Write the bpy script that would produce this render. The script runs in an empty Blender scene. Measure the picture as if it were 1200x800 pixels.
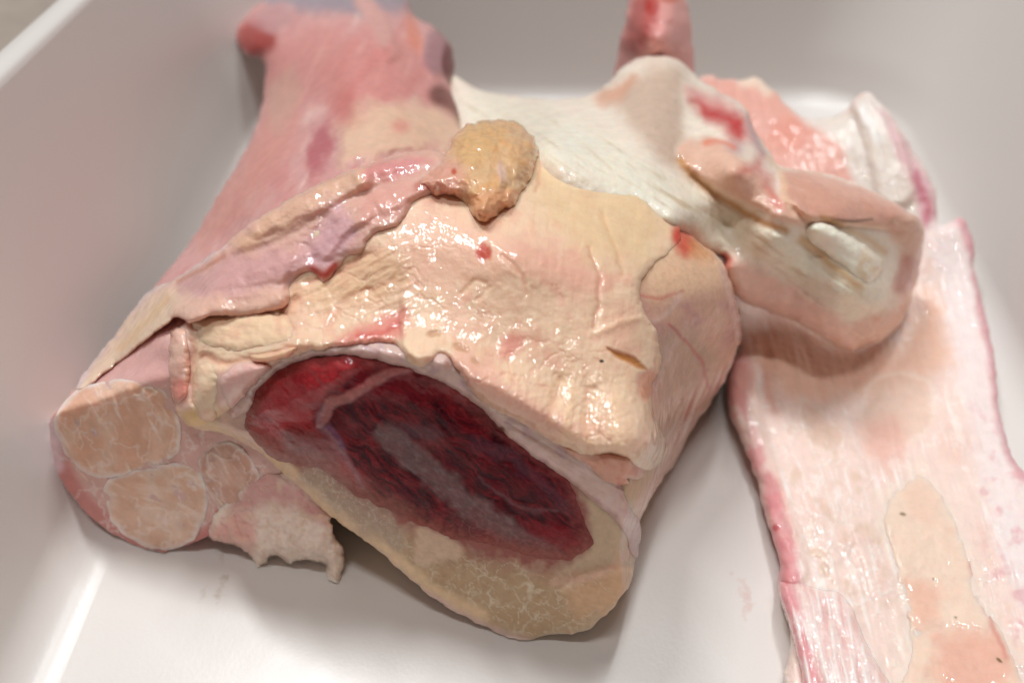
import bpy, math
import numpy as np

# ------------------------------------------------------------------ camera, world, lamps
scene = bpy.context.scene
col = scene.collection
H = 0.22                      # camera height above the tub floor (m)
PITCH = math.radians(42.0)    # looking down
FPX = 950.0                   # focal length in photo pixels (photo is 1200 wide)
cam_d = bpy.data.cameras.new("camera")
cam = bpy.data.objects.new("camera", cam_d)
col.objects.link(cam)
cam.location = (0, 0, H)
cam.rotation_euler = (math.pi / 2 - PITCH, 0, 0)
cam_d.sensor_width = 36.0
cam_d.lens = FPX / 1200 * 36.0
cam_d.clip_start = 0.01
cam_d.clip_end = 50
cam_d.dof.use_dof = True
cam_d.dof.focus_distance = 0.216
cam_d.dof.aperture_fstop = 7.5
scene.camera = cam

world = bpy.data.worlds.new("World")
scene.world = world
world.use_nodes = True
bg = world.node_tree.nodes["Background"]
bg.inputs[0].default_value = (1.0, 0.76, 0.62, 1)
bg.inputs[1].default_value = 0.10

def lamp(name, loc, target, sx, sy, power, color):
    d = bpy.data.lights.new(name, 'AREA')
    d.shape = 'RECTANGLE'
    d.size, d.size_y = sx, sy
    d.energy = power
    d.color = color
    o = bpy.data.objects.new(name, d)
    col.objects.link(o)
    o.location = loc
    v = np.array(target) - np.array(loc)
    from mathutils import Vector
    o.rotation_euler = Vector(v).to_track_quat('-Z', 'Y').to_euler()
    return o
lamp("ceiling_tube_light", (-0.42, 0.80, 1.7), (0.0, 0.2, 0), 0.13, 0.50, 18.0, (0.97, 0.99, 1.0))
lamp("ceiling_tube_light", (0.20, 0.72, 1.75), (0.05, 0.2, 0), 0.11, 0.50, 10.0, (0.95, 0.985, 1.0))
lamp("ceiling_tube_light", (-0.05, -0.12, 1.8), (0, 0.2, 0), 0.45, 0.05, 8.0, (0.97, 0.99, 1.0))

scene.view_settings.view_transform = 'Standard'
scene.view_settings.look = 'None'
scene.view_settings.exposure = 0.0
scene.view_settings.gamma = 1.0
scene.view_settings.use_curve_mapping = False
scene.render.engine = 'CYCLES'
scene.cycles.use_denoising = True
scene.cycles.max_bounces = 8

# ------------------------------------------------------------------ small maths
cp, sp = math.cos(PITCH), math.sin(PITCH)
CAM = np.array([0.0, 0.0, H])

def ray(px, py):
    u = (np.asarray(px, float) - 600) / FPX
    v = (400 - np.asarray(py, float)) / FPX
    return u, v * sp + cp, v * cp - sp          # X, Y, Z for unit view depth

def at(px, py, z):
    x, y, dz = ray(px, py)
    t = (H - z) / (-dz)
    return np.array([x * t, y * t, H + dz * t])

_rng = np.random.RandomState(7)
_perm = np.concatenate([_rng.permutation(256)] * 3)
_ga = _rng.rand(256) * 2 * np.pi
_gx, _gy = np.cos(_ga), np.sin(_ga)
_r1, _r2 = _rng.rand(256), _rng.rand(256)

def noise(x, y, seed=0):
    x = x + seed * 17.31; y = y - seed * 9.17
    xi = np.floor(x).astype(int); yi = np.floor(y).astype(int)
    xf = x - xi; yf = y - yi
    u = xf * xf * xf * (xf * (xf * 6 - 15) + 10)
    v = yf * yf * yf * (yf * (yf * 6 - 15) + 10)
    def g(ix, iy, dx, dy):
        h = _perm[_perm[ix & 255] + (iy & 255)]
        return _gx[h] * dx + _gy[h] * dy
    a = g(xi, yi, xf, yf); b = g(xi + 1, yi, xf - 1, yf)
    c = g(xi, yi + 1, xf, yf - 1); d = g(xi + 1, yi + 1, xf - 1, yf - 1)
    return 1.5 * ((a * (1 - u) + b * u) * (1 - v) + (c * (1 - u) + d * u) * v)

def fbm(x, y, octv=4, seed=0, gain=0.5):
    s = 0; a = 1; n = 0
    for o in range(octv):
        s = s + a * noise(x * 2 ** o, y * 2 ** o, seed + o * 3)
        n += a; a *= gain
    return s / n * 1.4

def cells(x, y, seed=0):
    """Voronoi: F2-F1 (0 on the seams between cells) and a random number of the cell."""
    x = x + seed * 5.3; y = y + seed * 3.1
    xi = np.floor(x).astype(int); yi = np.floor(y).astype(int)
    f1 = np.full(x.shape, 9.0); f2 = np.full(x.shape, 9.0); idc = np.zeros(x.shape)
    for i in (-1, 0, 1):
        for j in (-1, 0, 1):
            h = _perm[_perm[(xi + i) & 255] + ((yi + j) & 255)]
            dx = xi + i + _r1[h] - x; dy = yi + j + _r2[h] - y
            d = np.sqrt(dx * dx + dy * dy)
            nearer = d < f1
            f2 = np.where(nearer, f1, np.minimum(f2, d))
            idc = np.where(nearer, _r1[(h * 7 + 3) & 255], idc)
            f1 = np.where(nearer, d, f1)
    return f2 - f1, idc

def sst(a, b, x):
    t = np.clip((x - a) / (b - a), 0, 1)
    return t * t * (3 - 2 * t)

def S(r, g, b):
    c = np.array([r, g, b], float) / 255
    return np.where(c <= 0.04045, c / 12.92, ((c + 0.055) / 1.055) ** 2.4)

def spline(pts, closed, n=6):
    p = np.array(pts, float); m = len(p); out = []
    rng = range(m) if closed else range(m - 1)
    for i in rng:
        if closed:
            a, b, c, d = p[i - 1], p[i], p[(i + 1) % m], p[(i + 2) % m]
        else:
            a, b, c, d = p[max(i - 1, 0)], p[i], p[i + 1], p[min(i + 2, m - 1)]
        for k in range(n):
            t = k / n
            out.append(0.5 * ((2 * b) + (c - a) * t + (2 * a - 5 * b + 4 * c - d) * t * t + (3 * b - a - 3 * c + d) * t ** 3))
    if not closed: out.append(p[-1])
    return np.array(out)

def seg_dist(x, y, poly, closed):
    a = poly; b = np.roll(poly, -1, 0)
    if not closed: a = a[:-1]; b = b[:-1]
    best = np.full(x.shape, 1e9)
    inside = np.zeros(x.shape, bool)
    for (ax, ay), (bx, by) in zip(a, b):
        ex, ey = bx - ax, by - ay
        L = ex * ex + ey * ey + 1e-12
        h = np.clip(((x - ax) * ex + (y - ay) * ey) / L, 0, 1)
        dx = x - ax - h * ex; dy = y - ay - h * ey
        best = np.minimum(best, dx * dx + dy * dy)
        if closed:
            c = ((ay > y) != (by > y)) & (x < ex * (y - ay) / (by - ay + 1e-12) + ax)
            inside ^= c
    d = np.sqrt(best)
    return np.where(inside, d, -d) if closed else d

# ------------------------------------------------------------------ depth of surfaces along a view ray
def tps(ctrl, smooth=0.0):
    """Smooth height field: ctrl = (px, py, height in m above tub floor)."""
    c = np.array(ctrl, float); n = len(c); q = c[:, :2] / 500.0
    def U(r2): return np.where(r2 > 1e-12, r2 * np.log(r2 + 1e-12), 0)
    K = U(((q[:, None] - q[None]) ** 2).sum(-1)) + smooth * np.eye(n)
    A = np.zeros((n + 3, n + 3)); A[:n, :n] = K; A[:n, n] = 1; A[:n, n + 1:] = q; A[n, :n] = 1; A[n + 1:, :n] = q.T
    w = np.linalg.solve(A, np.concatenate([c[:, 2], np.zeros(3)]))
    def f(px, py):
        x = px / 500.0; y = py / 500.0
        z = w[n] + w[n + 1] * x + w[n + 2] * y
        for i in range(n):
            z = z + w[i] * U((x - q[i, 0]) ** 2 + (y - q[i, 1]) ** 2)
        return (H - z) / (-ray(px, py)[2])
    return f

def plane(pts):
    """Plane fitted through (px, py, height) points, as Y = a + bX + cZ."""
    P = np.array([at(*p) for p in pts])
    M = np.c_[np.ones(len(P)), P[:, 0], P[:, 2]]
    a, b, c = np.linalg.lstsq(M, P[:, 1], rcond=None)[0]
    def f(px, py):
        x, y, z = ray(px, py)
        return (a + c * H) / (y - b * x - c * z)
    return f

def smax(f, g, k):
    def h(px, py):
        a, b = f(px, py), g(px, py)
        e = np.clip(0.5 + 0.5 * (a - b) / k, 0, 1)
        return b * (1 - e) + a * e + k * e * (1 - e)
    return h

# ------------------------------------------------------------------ materials
def flesh(name, rough=0.38, coat=0.7, sss=0.34, bump=0.35, bscale=420, tint=0.10, nscale=260, sheen_break=0.5, spec=0.3, film=0.36, fscale=200, radius=(0.0050, 0.0018, 0.0009)):
    m = bpy.data.materials.new(name); m.use_nodes = True
    nt = m.node_tree; N = nt.nodes; Lk = nt.links
    b = N["Principled BSDF"]
    ca = N.new('ShaderNodeAttribute'); ca.attribute_name = 'Col'
    wa = N.new('ShaderNodeAttribute'); wa.attribute_name = 'wet'
    tc = N.new('ShaderNodeTexCoord')
    n1 = N.new('ShaderNodeTexNoise'); n1.inputs['Scale'].default_value = nscale; n1.inputs['Detail'].default_value = 5; n1.inputs['Roughness'].default_value = 0.62
    Lk.new(tc.outputs['Object'], n1.inputs['Vector'])
    mr = N.new('ShaderNodeMapRange'); mr.inputs[1].default_value = 0.25; mr.inputs[2].default_value = 0.75
    mr.inputs[3].default_value = 1 - tint; mr.inputs[4].default_value = 1 + tint
    Lk.new(n1.outputs[0], mr.inputs[0])
    mul = N.new('ShaderNodeVectorMath'); mul.operation = 'MULTIPLY'
    Lk.new(ca.outputs['Color'], mul.inputs[0]); Lk.new(mr.outputs[0], mul.inputs[1])
    Lk.new(mul.outputs[0], b.inputs['Base Color'])
    b.inputs['Subsurface Weight'].default_value = sss
    b.inputs['Subsurface Radius'].default_value = radius
    b.inputs['Subsurface Scale'].default_value = 1.0
    b.inputs['IOR'].default_value = 1.38
    # gloss comes and goes with the film of moisture
    n2 = N.new('ShaderNodeTexNoise'); n2.inputs['Scale'].default_value = bscale * 0.35; n2.inputs['Detail'].default_value = 3
    Lk.new(tc.outputs['Object'], n2.inputs['Vector'])
    m2 = N.new('ShaderNodeMapRange'); m2.inputs[1].default_value = 0.35; m2.inputs[2].default_value = 0.65
    m2.inputs[3].default_value = 1 - sheen_break; m2.inputs[4].default_value = 1.0
    Lk.new(n2.outputs[0], m2.inputs[0])
    cw = N.new('ShaderNodeMath'); cw.operation = 'MULTIPLY'; cw.use_clamp = True
    Lk.new(wa.outputs['Fac'], cw.inputs[0]); Lk.new(m2.outputs[0], cw.inputs[1])
    cw2 = N.new('ShaderNodeMath'); cw2.operation = 'MULTIPLY'; cw2.inputs[1].default_value = coat; cw2.use_clamp = True
    Lk.new(cw.outputs[0], cw2.inputs[0])
    Lk.new(cw2.outputs[0], b.inputs['Coat Weight'])
    b.inputs['Coat Roughness'].default_value = 0.055
    b.inputs['Coat IOR'].default_value = 1.48
    b.inputs['Roughness'].default_value = rough
    # fine relief
    n3 = N.new('ShaderNodeTexNoise'); n3.inputs['Scale'].default_value = bscale; n3.inputs['Detail'].default_value = 4; n3.inputs['Roughness'].default_value = 0.5
    Lk.new(tc.outputs['Object'], n3.inputs['Vector'])
    bp = N.new('ShaderNodeBump'); bp.inputs['Strength'].default_value = bump; bp.inputs['Distance'].default_value = 0.0012
    Lk.new(n3.outputs[0], bp.inputs['Height'])
    Lk.new(bp.outputs[0], b.inputs['Normal'])
    n4 = N.new('ShaderNodeTexNoise'); n4.inputs['Scale'].default_value = fscale; n4.inputs['Detail'].default_value = 1.5; n4.inputs['Roughness'].default_value = 0.45
    Lk.new(tc.outputs['Object'], n4.inputs['Vector'])
    bq = N.new('ShaderNodeBump'); bq.inputs['Strength'].default_value = film; bq.inputs['Distance'].default_value = 0.0016
    Lk.new(n4.outputs[0], bq.inputs['Height'])
    Lk.new(bq.outputs[0], b.inputs['Coat Normal'])
    b.inputs['Specular IOR Level'].default_value = spec
    return m

M_FAT = flesh('fat', rough=0.40, coat=1.0, sss=0.34, bump=0.25, bscale=330, tint=0.06)
M_SKIN = flesh('wet_skin', rough=0.36, coat=1.0, sss=0.34, bump=0.45, bscale=230, tint=0.08)
M_MEAT = flesh('red_meat', rough=0.5, coat=1.0, spec=0.12, sss=0.12, bump=0.45, bscale=500, tint=0.25, nscale=700)
M_FACE = flesh('cut_bone', rough=0.42, coat=0.8, sss=0.34, bump=0.18, bscale=600, tint=0.12, nscale=500)
M_SHANK = flesh('shank_flesh', rough=0.40, coat=0.8, sss=0.34, bump=0.3, bscale=260, tint=0.10)
M_CART = flesh('cartilage', rough=0.40, coat=0.6, sss=0.34, bump=0.25, bscale=500, tint=0.10)
M_SINEW = flesh('sinew', rough=0.40, coat=0.9, sss=0.34, bump=0.4, bscale=330, tint=0.07)
M_SHEET = flesh('skin_sheet', rough=0.42, coat=0.8, sss=0.34, bump=0.35, bscale=360, tint=0.06)
M_LUMP = flesh('gristle', rough=0.36, coat=1.0, sss=0.30, bump=0.2, bscale=420, tint=0.10)

# ------------------------------------------------------------------ relief builder
class Relief:
    """A closed piece of flesh: visible side from a depth function, a real back side behind it."""
    def __init__(self, outline, depth, step=1.5, jitter=1.5, jscale=18, rnd=12, drop=0.006, thick=0.02, rback=40, base=(235, 205, 175), seed=0, sharp=False, wet=0.6):
        poly = np.array(outline, float) if sharp else spline(outline, True, 6)
        x0, y0 = poly.min(0) - 4; x1, y1 = poly.max(0) + 4
        gx = np.arange(x0, x1 + step, step); gy = np.arange(y0, y1 + step, step)
        X, Y = np.meshgrid(gx, gy)
        sd = seg_dist(X, Y, poly, True)
        if jitter: sd = sd + jitter * fbm(X / jscale, Y / jscale, 3, seed + 40)
        ins = sd > 0
        cell = ins[:-1, :-1] | ins[1:, :-1] | ins[:-1, 1:] | ins[1:, 1:]
        used = np.zeros(ins.shape, bool)
        used[:-1, :-1] |= cell; used[1:, :-1] |= cell; used[:-1, 1:] |= cell; used[1:, 1:] |= cell
        gyv, gxv = np.gradient(sd, step)
        gl = gxv ** 2 + gyv ** 2 + 0.05
        out = used & ~ins
        X = np.where(out, X + np.clip(-sd * gxv / gl, -1.6 * step, 1.6 * step), X)
        Y = np.where(out, Y + np.clip(-sd * gyv / gl, -1.6 * step, 1.6 * step), Y)
        idx = -np.ones(ins.shape, int); idx[used] = np.arange(used.sum())
        self.px = X[used]; self.py = Y[used]; self.d = np.maximum(sd[used], 0); self.edge = out[used]
        c = np.argwhere(cell)
        i, j = c[:, 0], c[:, 1]
        self.faces = np.c_[idx[i, j], idx[i + 1, j], idx[i + 1, j + 1], idx[i, j + 1]]
        n = len(self.px)
        self.t = depth(self.px, self.py)
        e = np.clip(self.d / rnd, 0, 1)
        if callable(drop): drop = drop(self.px, self.py)
        self.t = self.t + drop * (1 - np.sqrt(np.maximum(1 - (1 - e) ** 2, 0)))
        self.c = np.tile(S(*base), (n, 1)); self.wet = np.full(n, wet)
        self.thick, self.rback, self.seed = thick, rback, seed
        self.h = np.zeros(n)
    # masks -----------------------------------------------------------------
    def mask(self, kind, *a, soft=6, warp=0, wscale=25, seed=0):
        m = np.zeros(len(self.px))
        if kind == 'blob':
            x, y, rx, ry = a[:4]; rot = math.radians(a[4]) if len(a) > 4 else 0
            R = max(rx, ry) + soft + warp * 2; bb = (x - R, y - R, x + R, y + R)
        else:
            pts = spline(a[0], kind == 'poly', 5)
            w = (a[1] if kind == 'line' else 0)
            mg = soft + warp * 2 + np.max(w) + 2
            bb = (*(pts.min(0) - mg), *(pts.max(0) + mg))
        k = (self.px > bb[0]) & (self.py > bb[1]) & (self.px < bb[2]) & (self.py < bb[3])
        if not k.any(): return m
        qx, qy = self.px[k], self.py[k]
        if warp:
            s = seed + self.seed
            wx = fbm(qx / wscale, qy / wscale, 3, s + 1); wy = fbm(qx / wscale, qy / wscale, 3, s + 11)
            qx = qx + warp * wx; qy = qy + warp * wy
        if kind == 'blob':
            dx, dy = qx - x, qy - y
            u = (dx * math.cos(rot) + dy * math.sin(rot)) / rx; v = (-dx * math.sin(rot) + dy * math.cos(rot)) / ry
            r = np.sqrt(u * u + v * v); s = soft / max(1e-6, math.sqrt(rx * ry))
            m[k] = 1 - sst(1 - s, 1 + s, r)
        elif kind == 'poly':
            m[k] = sst(-soft, soft, seg_dist(qx, qy, pts, True))
        else:
            d = seg_dist(qx, qy, pts, False)
            m[k] = 1 - sst(w - soft, w + soft, d) if w > soft else np.exp(-(d / (w + 1e-6)) ** 2)
        return m
    def paint(self, m, color, a=1.0):
        k = np.clip(m * a, 0, 1)[:, None]
        self.c = self.c * (1 - k) + S(*color) * k
    def raise_(self, m, mm): self.h = self.h + m * mm * 0.4e-3      # fine relief
    def lift(self, m, mm): self.h = self.h + m * mm * 1e-3          # broad shape
    def n(self, scale, octv=4, seed=0, ang=None, stretch=1.0, gain=0.5):
        x, y = self.px, self.py
        if ang is not None:
            c, s = math.cos(math.radians(ang)), math.sin(math.radians(ang))
            x, y = (x * c + y * s) / stretch, -x * s + y * c
        return fbm(x / scale, y / scale, octv, seed + self.seed, gain)
    def web(self, scale, width=0.08, seed=0, warp=6, ang=0, stretch=1.0):
        x = self.px + warp * fbm(self.px / 22, self.py / 22, 3, seed + 5); y = self.py + warp * fbm(self.px / 22, self.py / 22, 3, seed + 9)
        c, s = math.cos(math.radians(ang)), math.sin(math.radians(ang))
        x, y = (x * c + y * s) / stretch, -x * s + y * c
        f, _ = cells(x / scale, y / scale, seed)
        return 1 - sst(0, width, f)
    # mesh --------------------------------------------------------------------
    def build(self, name, mat, parent):
        rx, ry, rz = ray(self.px, self.py)
        t = self.t - self.h
        tf = (H - 0.0005) / np.maximum(-rz, 1e-3)
        tf = np.where(-rz > 1e-3, tf, 9.0)
        t = np.minimum(t, tf - 0.0006)
        eb = np.clip(self.d / self.rback, 0, 1)
        tb = t + self.thick * np.sqrt(np.maximum(1 - (1 - eb) ** 2, 0)) + 0.0002
        tb = np.minimum(tb, tf)
        n = len(t); inner = ~self.edge
        bi = np.arange(n); bi[inner] = n + np.arange(inner.sum())
        P = np.c_[rx * t, ry * t, H + rz * t]
        Pb = np.c_[rx * tb, ry * tb, H + rz * tb][inner]
        V = np.r_[P, Pb] - np.array(parent.location if parent else (0, 0, 0))
        F = np.r_[self.faces, bi[self.faces][:, ::-1]]
        me = bpy.data.meshes.new(name)
        me.vertices.add(len(V)); me.vertices.foreach_set('co', V.ravel().astype(np.float32))
        me.loops.add(F.size); me.loops.foreach_set('vertex_index', F.ravel().astype(np.int32))
        me.polygons.add(len(F)); me.polygons.foreach_set('loop_start', (np.arange(len(F)) * 4).astype(np.int32))
        me.polygons.foreach_set('use_smooth', np.ones(len(F), bool))
        me.update(calc_edges=True)
        ca = me.attributes.new('Col', 'FLOAT_COLOR', 'POINT')
        lum = self.c @ np.array([.25, .6, .15])
        self.c = np.clip((lum[:, None] + (self.c - lum[:, None]) * 1.10) * .98, .002, .95)
        C = np.c_[np.r_[self.c, self.c[inner]], np.ones(len(V))]
        ca.data.foreach_set('color', np.clip(C, 0.001, 0.95).ravel().astype(np.float32))
        wa = me.attributes.new('wet', 'FLOAT', 'POINT')
        wa.data.foreach_set('value', np.clip(np.r_[self.wet, self.wet[inner]], 0, 1).astype(np.float32))
        me.materials.append(mat)
        o = bpy.data.objects.new(name, me); col.objects.link(o)
        if parent: o.parent = parent
        return o

def thing(name, label, cat, loc, group=None):
    o = bpy.data.objects.new(name, None); col.objects.link(o)
    o.location = loc; o.empty_display_size = 0.02
    o['label'] = label; o['category'] = cat
    if group: o['group'] = group
    bpy.context.view_layer.update()
    return o

# ------------------------------------------------------------------ counter and tub
def plain(name, color, rough, coat=0.0):
    m = bpy.data.materials.new(name); m.use_nodes = True
    b = m.node_tree.nodes["Principled BSDF"]
    b.inputs['Base Color'].default_value = (*S(*color), 1); b.inputs['Roughness'].default_value = rough
    b.inputs['Coat Weight'].default_value = coat
    return m, b

def counter():
    m, b = plain('counter_laminate', (150, 132, 118), 0.5)
    nt = m.node_tree
    n = nt.nodes.new('ShaderNodeTexNoise'); n.inputs['Scale'].default_value = 60; n.inputs['Detail'].default_value = 6
    tc = nt.nodes.new('ShaderNodeTexCoord'); nt.links.new(tc.outputs['Object'], n.inputs['Vector'])
    r = nt.nodes.new('ShaderNodeValToRGB')
    r.color_ramp.elements[0].color = (*S(150, 138, 128), 1); r.color_ramp.elements[1].color = (*S(180, 166, 154), 1)
    nt.links.new(n.outputs[0], r.inputs[0]); nt.links.new(r.outputs[0], b.inputs['Base Color'])
    me = bpy.data.meshes.new('counter')
    s = 1.2; z = -0.0062
    me.from_pydata([(-s, -s, z), (s, -s, z), (s, s, z), (-s, s, z), (-s, -s, z - .03), (s, -s, z - .03), (s, s, z - .03), (-s, s, z - .03)], [],
                   [(0, 1, 2, 3), (7, 6, 5, 4), (0, 4, 5, 1), (1, 5, 6, 2), (2, 6, 7, 3), (3, 7, 4, 0)])
    me.materials.append(m)
    o = bpy.data.objects.new('counter', me); col.objects.link(o); o['kind'] = 'structure'
counter()

QUAD = np.array([(-0.1340, -0.06), (0.160, -0.06), (0.222, 0.458), (-0.1420, 0.458)])
def ring(off, z, rad, na=14, ne=14):
    q = QUAD; m = 4; pts = []
    lines = []
    for i in range(m):
        a, b = q[i], q[(i + 1) % m]; e = (b - a) / np.linalg.norm(b - a); nrm = np.array([e[1], -e[0]])
        lines.append((a + nrm * off, e))
    def inter(l1, l2):
        A = np.array([l1[1], -l2[1]]).T; s = np.linalg.solve(A, l2[0] - l1[0]); return l1[0] + l1[1] * s[0]
    cr = [inter(lines[i - 1], lines[i]) for i in range(m)]
    arcs = []
    for i in range(m):
        e0, e1 = lines[i - 1][1], lines[i][1]
        ang = math.acos(np.clip(np.dot(-e0, e1), -1, 1)); d = rad / math.tan(ang / 2)
        p0 = cr[i] - e0 * d; p1 = cr[i] + e1 * d
        n0 = np.array([-e0[1], e0[0]]); ctr = p0 + n0 * rad
        a0 = math.atan2(*(p0 - ctr)[::-1]); a1 = math.atan2(*(p1 - ctr)[::-1])
        if a1 < a0: a1 += 2 * math.pi
        arcs.append([ctr + rad * np.array([math.cos(a), math.sin(a)]) for a in np.linspace(a0, a1, na)])
    for i in range(m):
        pts += arcs[i]
        s, e = arcs[i][-1], arcs[(i + 1) % m][0]
        pts += [s + (e - s) * k / ne for k in range(1, ne)]
    return [(p[0], p[1], z) for p in pts]

def tub():
    t = thing('plastic_tub', 'white plastic tub with sloping walls holding the raw meat cuts', 'tub', (0.02, 0.2, -0.006))
    m, b = plain('white_plastic', (232, 232, 230), 0.28)
    b.inputs['IOR'].default_value = 1.46
    b.inputs['Subsurface Weight'].default_value = 0.0
    nt = m.node_tree; N = nt.nodes; Lk = nt.links
    tc = N.new('ShaderNodeTexCoord')
    n = N.new('ShaderNodeTexNoise'); n.inputs['Scale'].default_value = 900; n.inputs['Detail'].default_value = 3
    Lk.new(tc.outputs['Object'], n.inputs['Vector'])
    bp = N.new('ShaderNodeBump'); bp.inputs['Strength'].default_value = 0.05; bp.inputs['Distance'].default_value = 0.0006
    Lk.new(n.outputs[0], bp.inputs['Height']); Lk.new(bp.outputs[0], b.inputs['Normal'])
    nr = N.new('ShaderNodeTexNoise'); nr.inputs['Scale'].default_value = 22; nr.inputs['Detail'].default_value = 7; nr.inputs['Roughness'].default_value = 0.65
    Lk.new(tc.outputs['Object'], nr.inputs['Vector'])
    rm = N.new('ShaderNodeMapRange'); rm.inputs[1].default_value = .3; rm.inputs[2].default_value = .7; rm.inputs[3].default_value = .29; rm.inputs[4].default_value = .37
    Lk.new(nr.outputs[0], rm.inputs[0]); Lk.new(rm.outputs[0], b.inputs['Roughness'])
    # smears of meat juice with their own ragged shape
    base = N.new('ShaderNodeRGB'); base.outputs[0].default_value = (*S(217, 211, 206), 1)
    prev = base.outputs[0]
    geo = N.new('ShaderNodeNewGeometry')
    for (px, py, r, amt, colr) in ((258, 690, .010, .55, (176, 160, 140)), (262, 650, .008, .4, (185, 165, 150)), (872, 700, .013, .5, (205, 172, 160)), (240, 694, .006, .3, (180, 168, 150))):
        c = at(px, py, 0)
        sub = N.new('ShaderNodeVectorMath'); sub.operation = 'SUBTRACT'; sub.inputs[1].default_value = c
        Lk.new(geo.outputs['Position'], sub.inputs[0])
        mp = N.new('ShaderNodeVectorMath'); mp.operation = 'MULTIPLY'; mp.inputs[1].default_value = (2.6, 1, 1)
        Lk.new(sub.outputs[0], mp.inputs[0])
        ln = N.new('ShaderNodeVectorMath'); ln.operation = 'LENGTH'; Lk.new(mp.outputs[0], ln.inputs[0])
        ns = N.new('ShaderNodeTexNoise'); ns.inputs['Scale'].default_value = 260; ns.inputs['Detail'].default_value = 4
        Lk.new(geo.outputs['Position'], ns.inputs['Vector'])
        ad = N.new('ShaderNodeMath'); ad.operation = 'MULTIPLY_ADD'; ad.inputs[1].default_value = r * 3.2; 
        Lk.new(ns.outputs[0], ad.inputs[0]); Lk.new(ln.outputs['Value'], ad.inputs[2])
        rr = N.new('ShaderNodeMapRange'); rr.inputs[1].default_value = r * 1.55; rr.inputs[2].default_value = r * 2.1; rr.inputs[3].default_value = amt; rr.inputs[4].default_value = 0
        Lk.new(ad.outputs[0], rr.inputs[0])
        mx = N.new('ShaderNodeMix'); mx.data_type = 'RGBA'
        Lk.new(rr.outputs[0], mx.inputs['Factor']); Lk.new(prev, mx.inputs['A']); mx.inputs['B'].default_value = (*S(*colr), 1)
        prev = mx.outputs['Result']
    Lk.new(prev, b.inputs['Base Color'])
    prof = []      # (offset, z, corner radius)
    fr = 0.016
    for k in range(9):
        a = math.radians(73.0 * k / 8)
        prof.append((-fr * 0.72 + fr * math.sin(a), fr * (1 - math.cos(a)), 0.055))
    o0, z0, _ = prof[-1]
    for k in range(1, 9):
        z = z0 + (0.102 - z0) * k / 8
        prof.append((o0 + (z - z0) * 0.30, z, 0.06))
    inner = list(prof)
    o1 = prof[-1][0]
    rimp = [(o1 + .0006, 0.1035, .062), (o1 + .002, .1048, .063), (o1 + .0095, .1050, .066), (o1 + .0112, .1040, .067), (o1 + .0115, .0960, .067), (o1 + .0095, .0955, .066)]
    outer = [(o1 + .0036, .0945, .063), (o0 + .004, 0.0, .06), (o0 - .004, -0.006, .055)]
    L = np.array(t.location)
    def loft(name, profs, cap0=None, cap1=None):
        V = []; F = []
        for p in profs: V += ring(*p)
        n = len(ring(*profs[0]))
        for r in range(len(profs) - 1):
            for i in range(n):
                F.append(((r + 1) * n + i, (r + 1) * n + (i + 1) % n, r * n + (i + 1) % n, r * n + i))
        if cap0: F.append(tuple(range(n))[::-1] if cap0 < 0 else tuple(range(n)))
        if cap1:
            k = (len(profs) - 1) * n; F.append(tuple(range(k, k + n))[::-1])
        me = bpy.data.meshes.new(name); me.from_pydata([tuple(np.array(v) - L) for v in V], [], F)
        me.polygons.foreach_set('use_smooth', [True for p in me.polygons]); me.materials.append(m); me.update()
        o = bpy.data.objects.new(name, me); col.objects.link(o); o.parent = t
        return o
    f0 = inner[0][0]
    loft('floor', [(f0 - .09, 0, .006), (f0 - .05, 0, .02), (f0 - .02, 0, .04), (f0 - .006, 0, .05), inner[0]], cap0=1)
    loft('wall', inner)
    loft('rim', [inner[-1]] + rimp)
    loft('outer_wall', [rimp[-1]] + outer, cap1=1)
tub()

EXEC_MEAT = True
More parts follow.
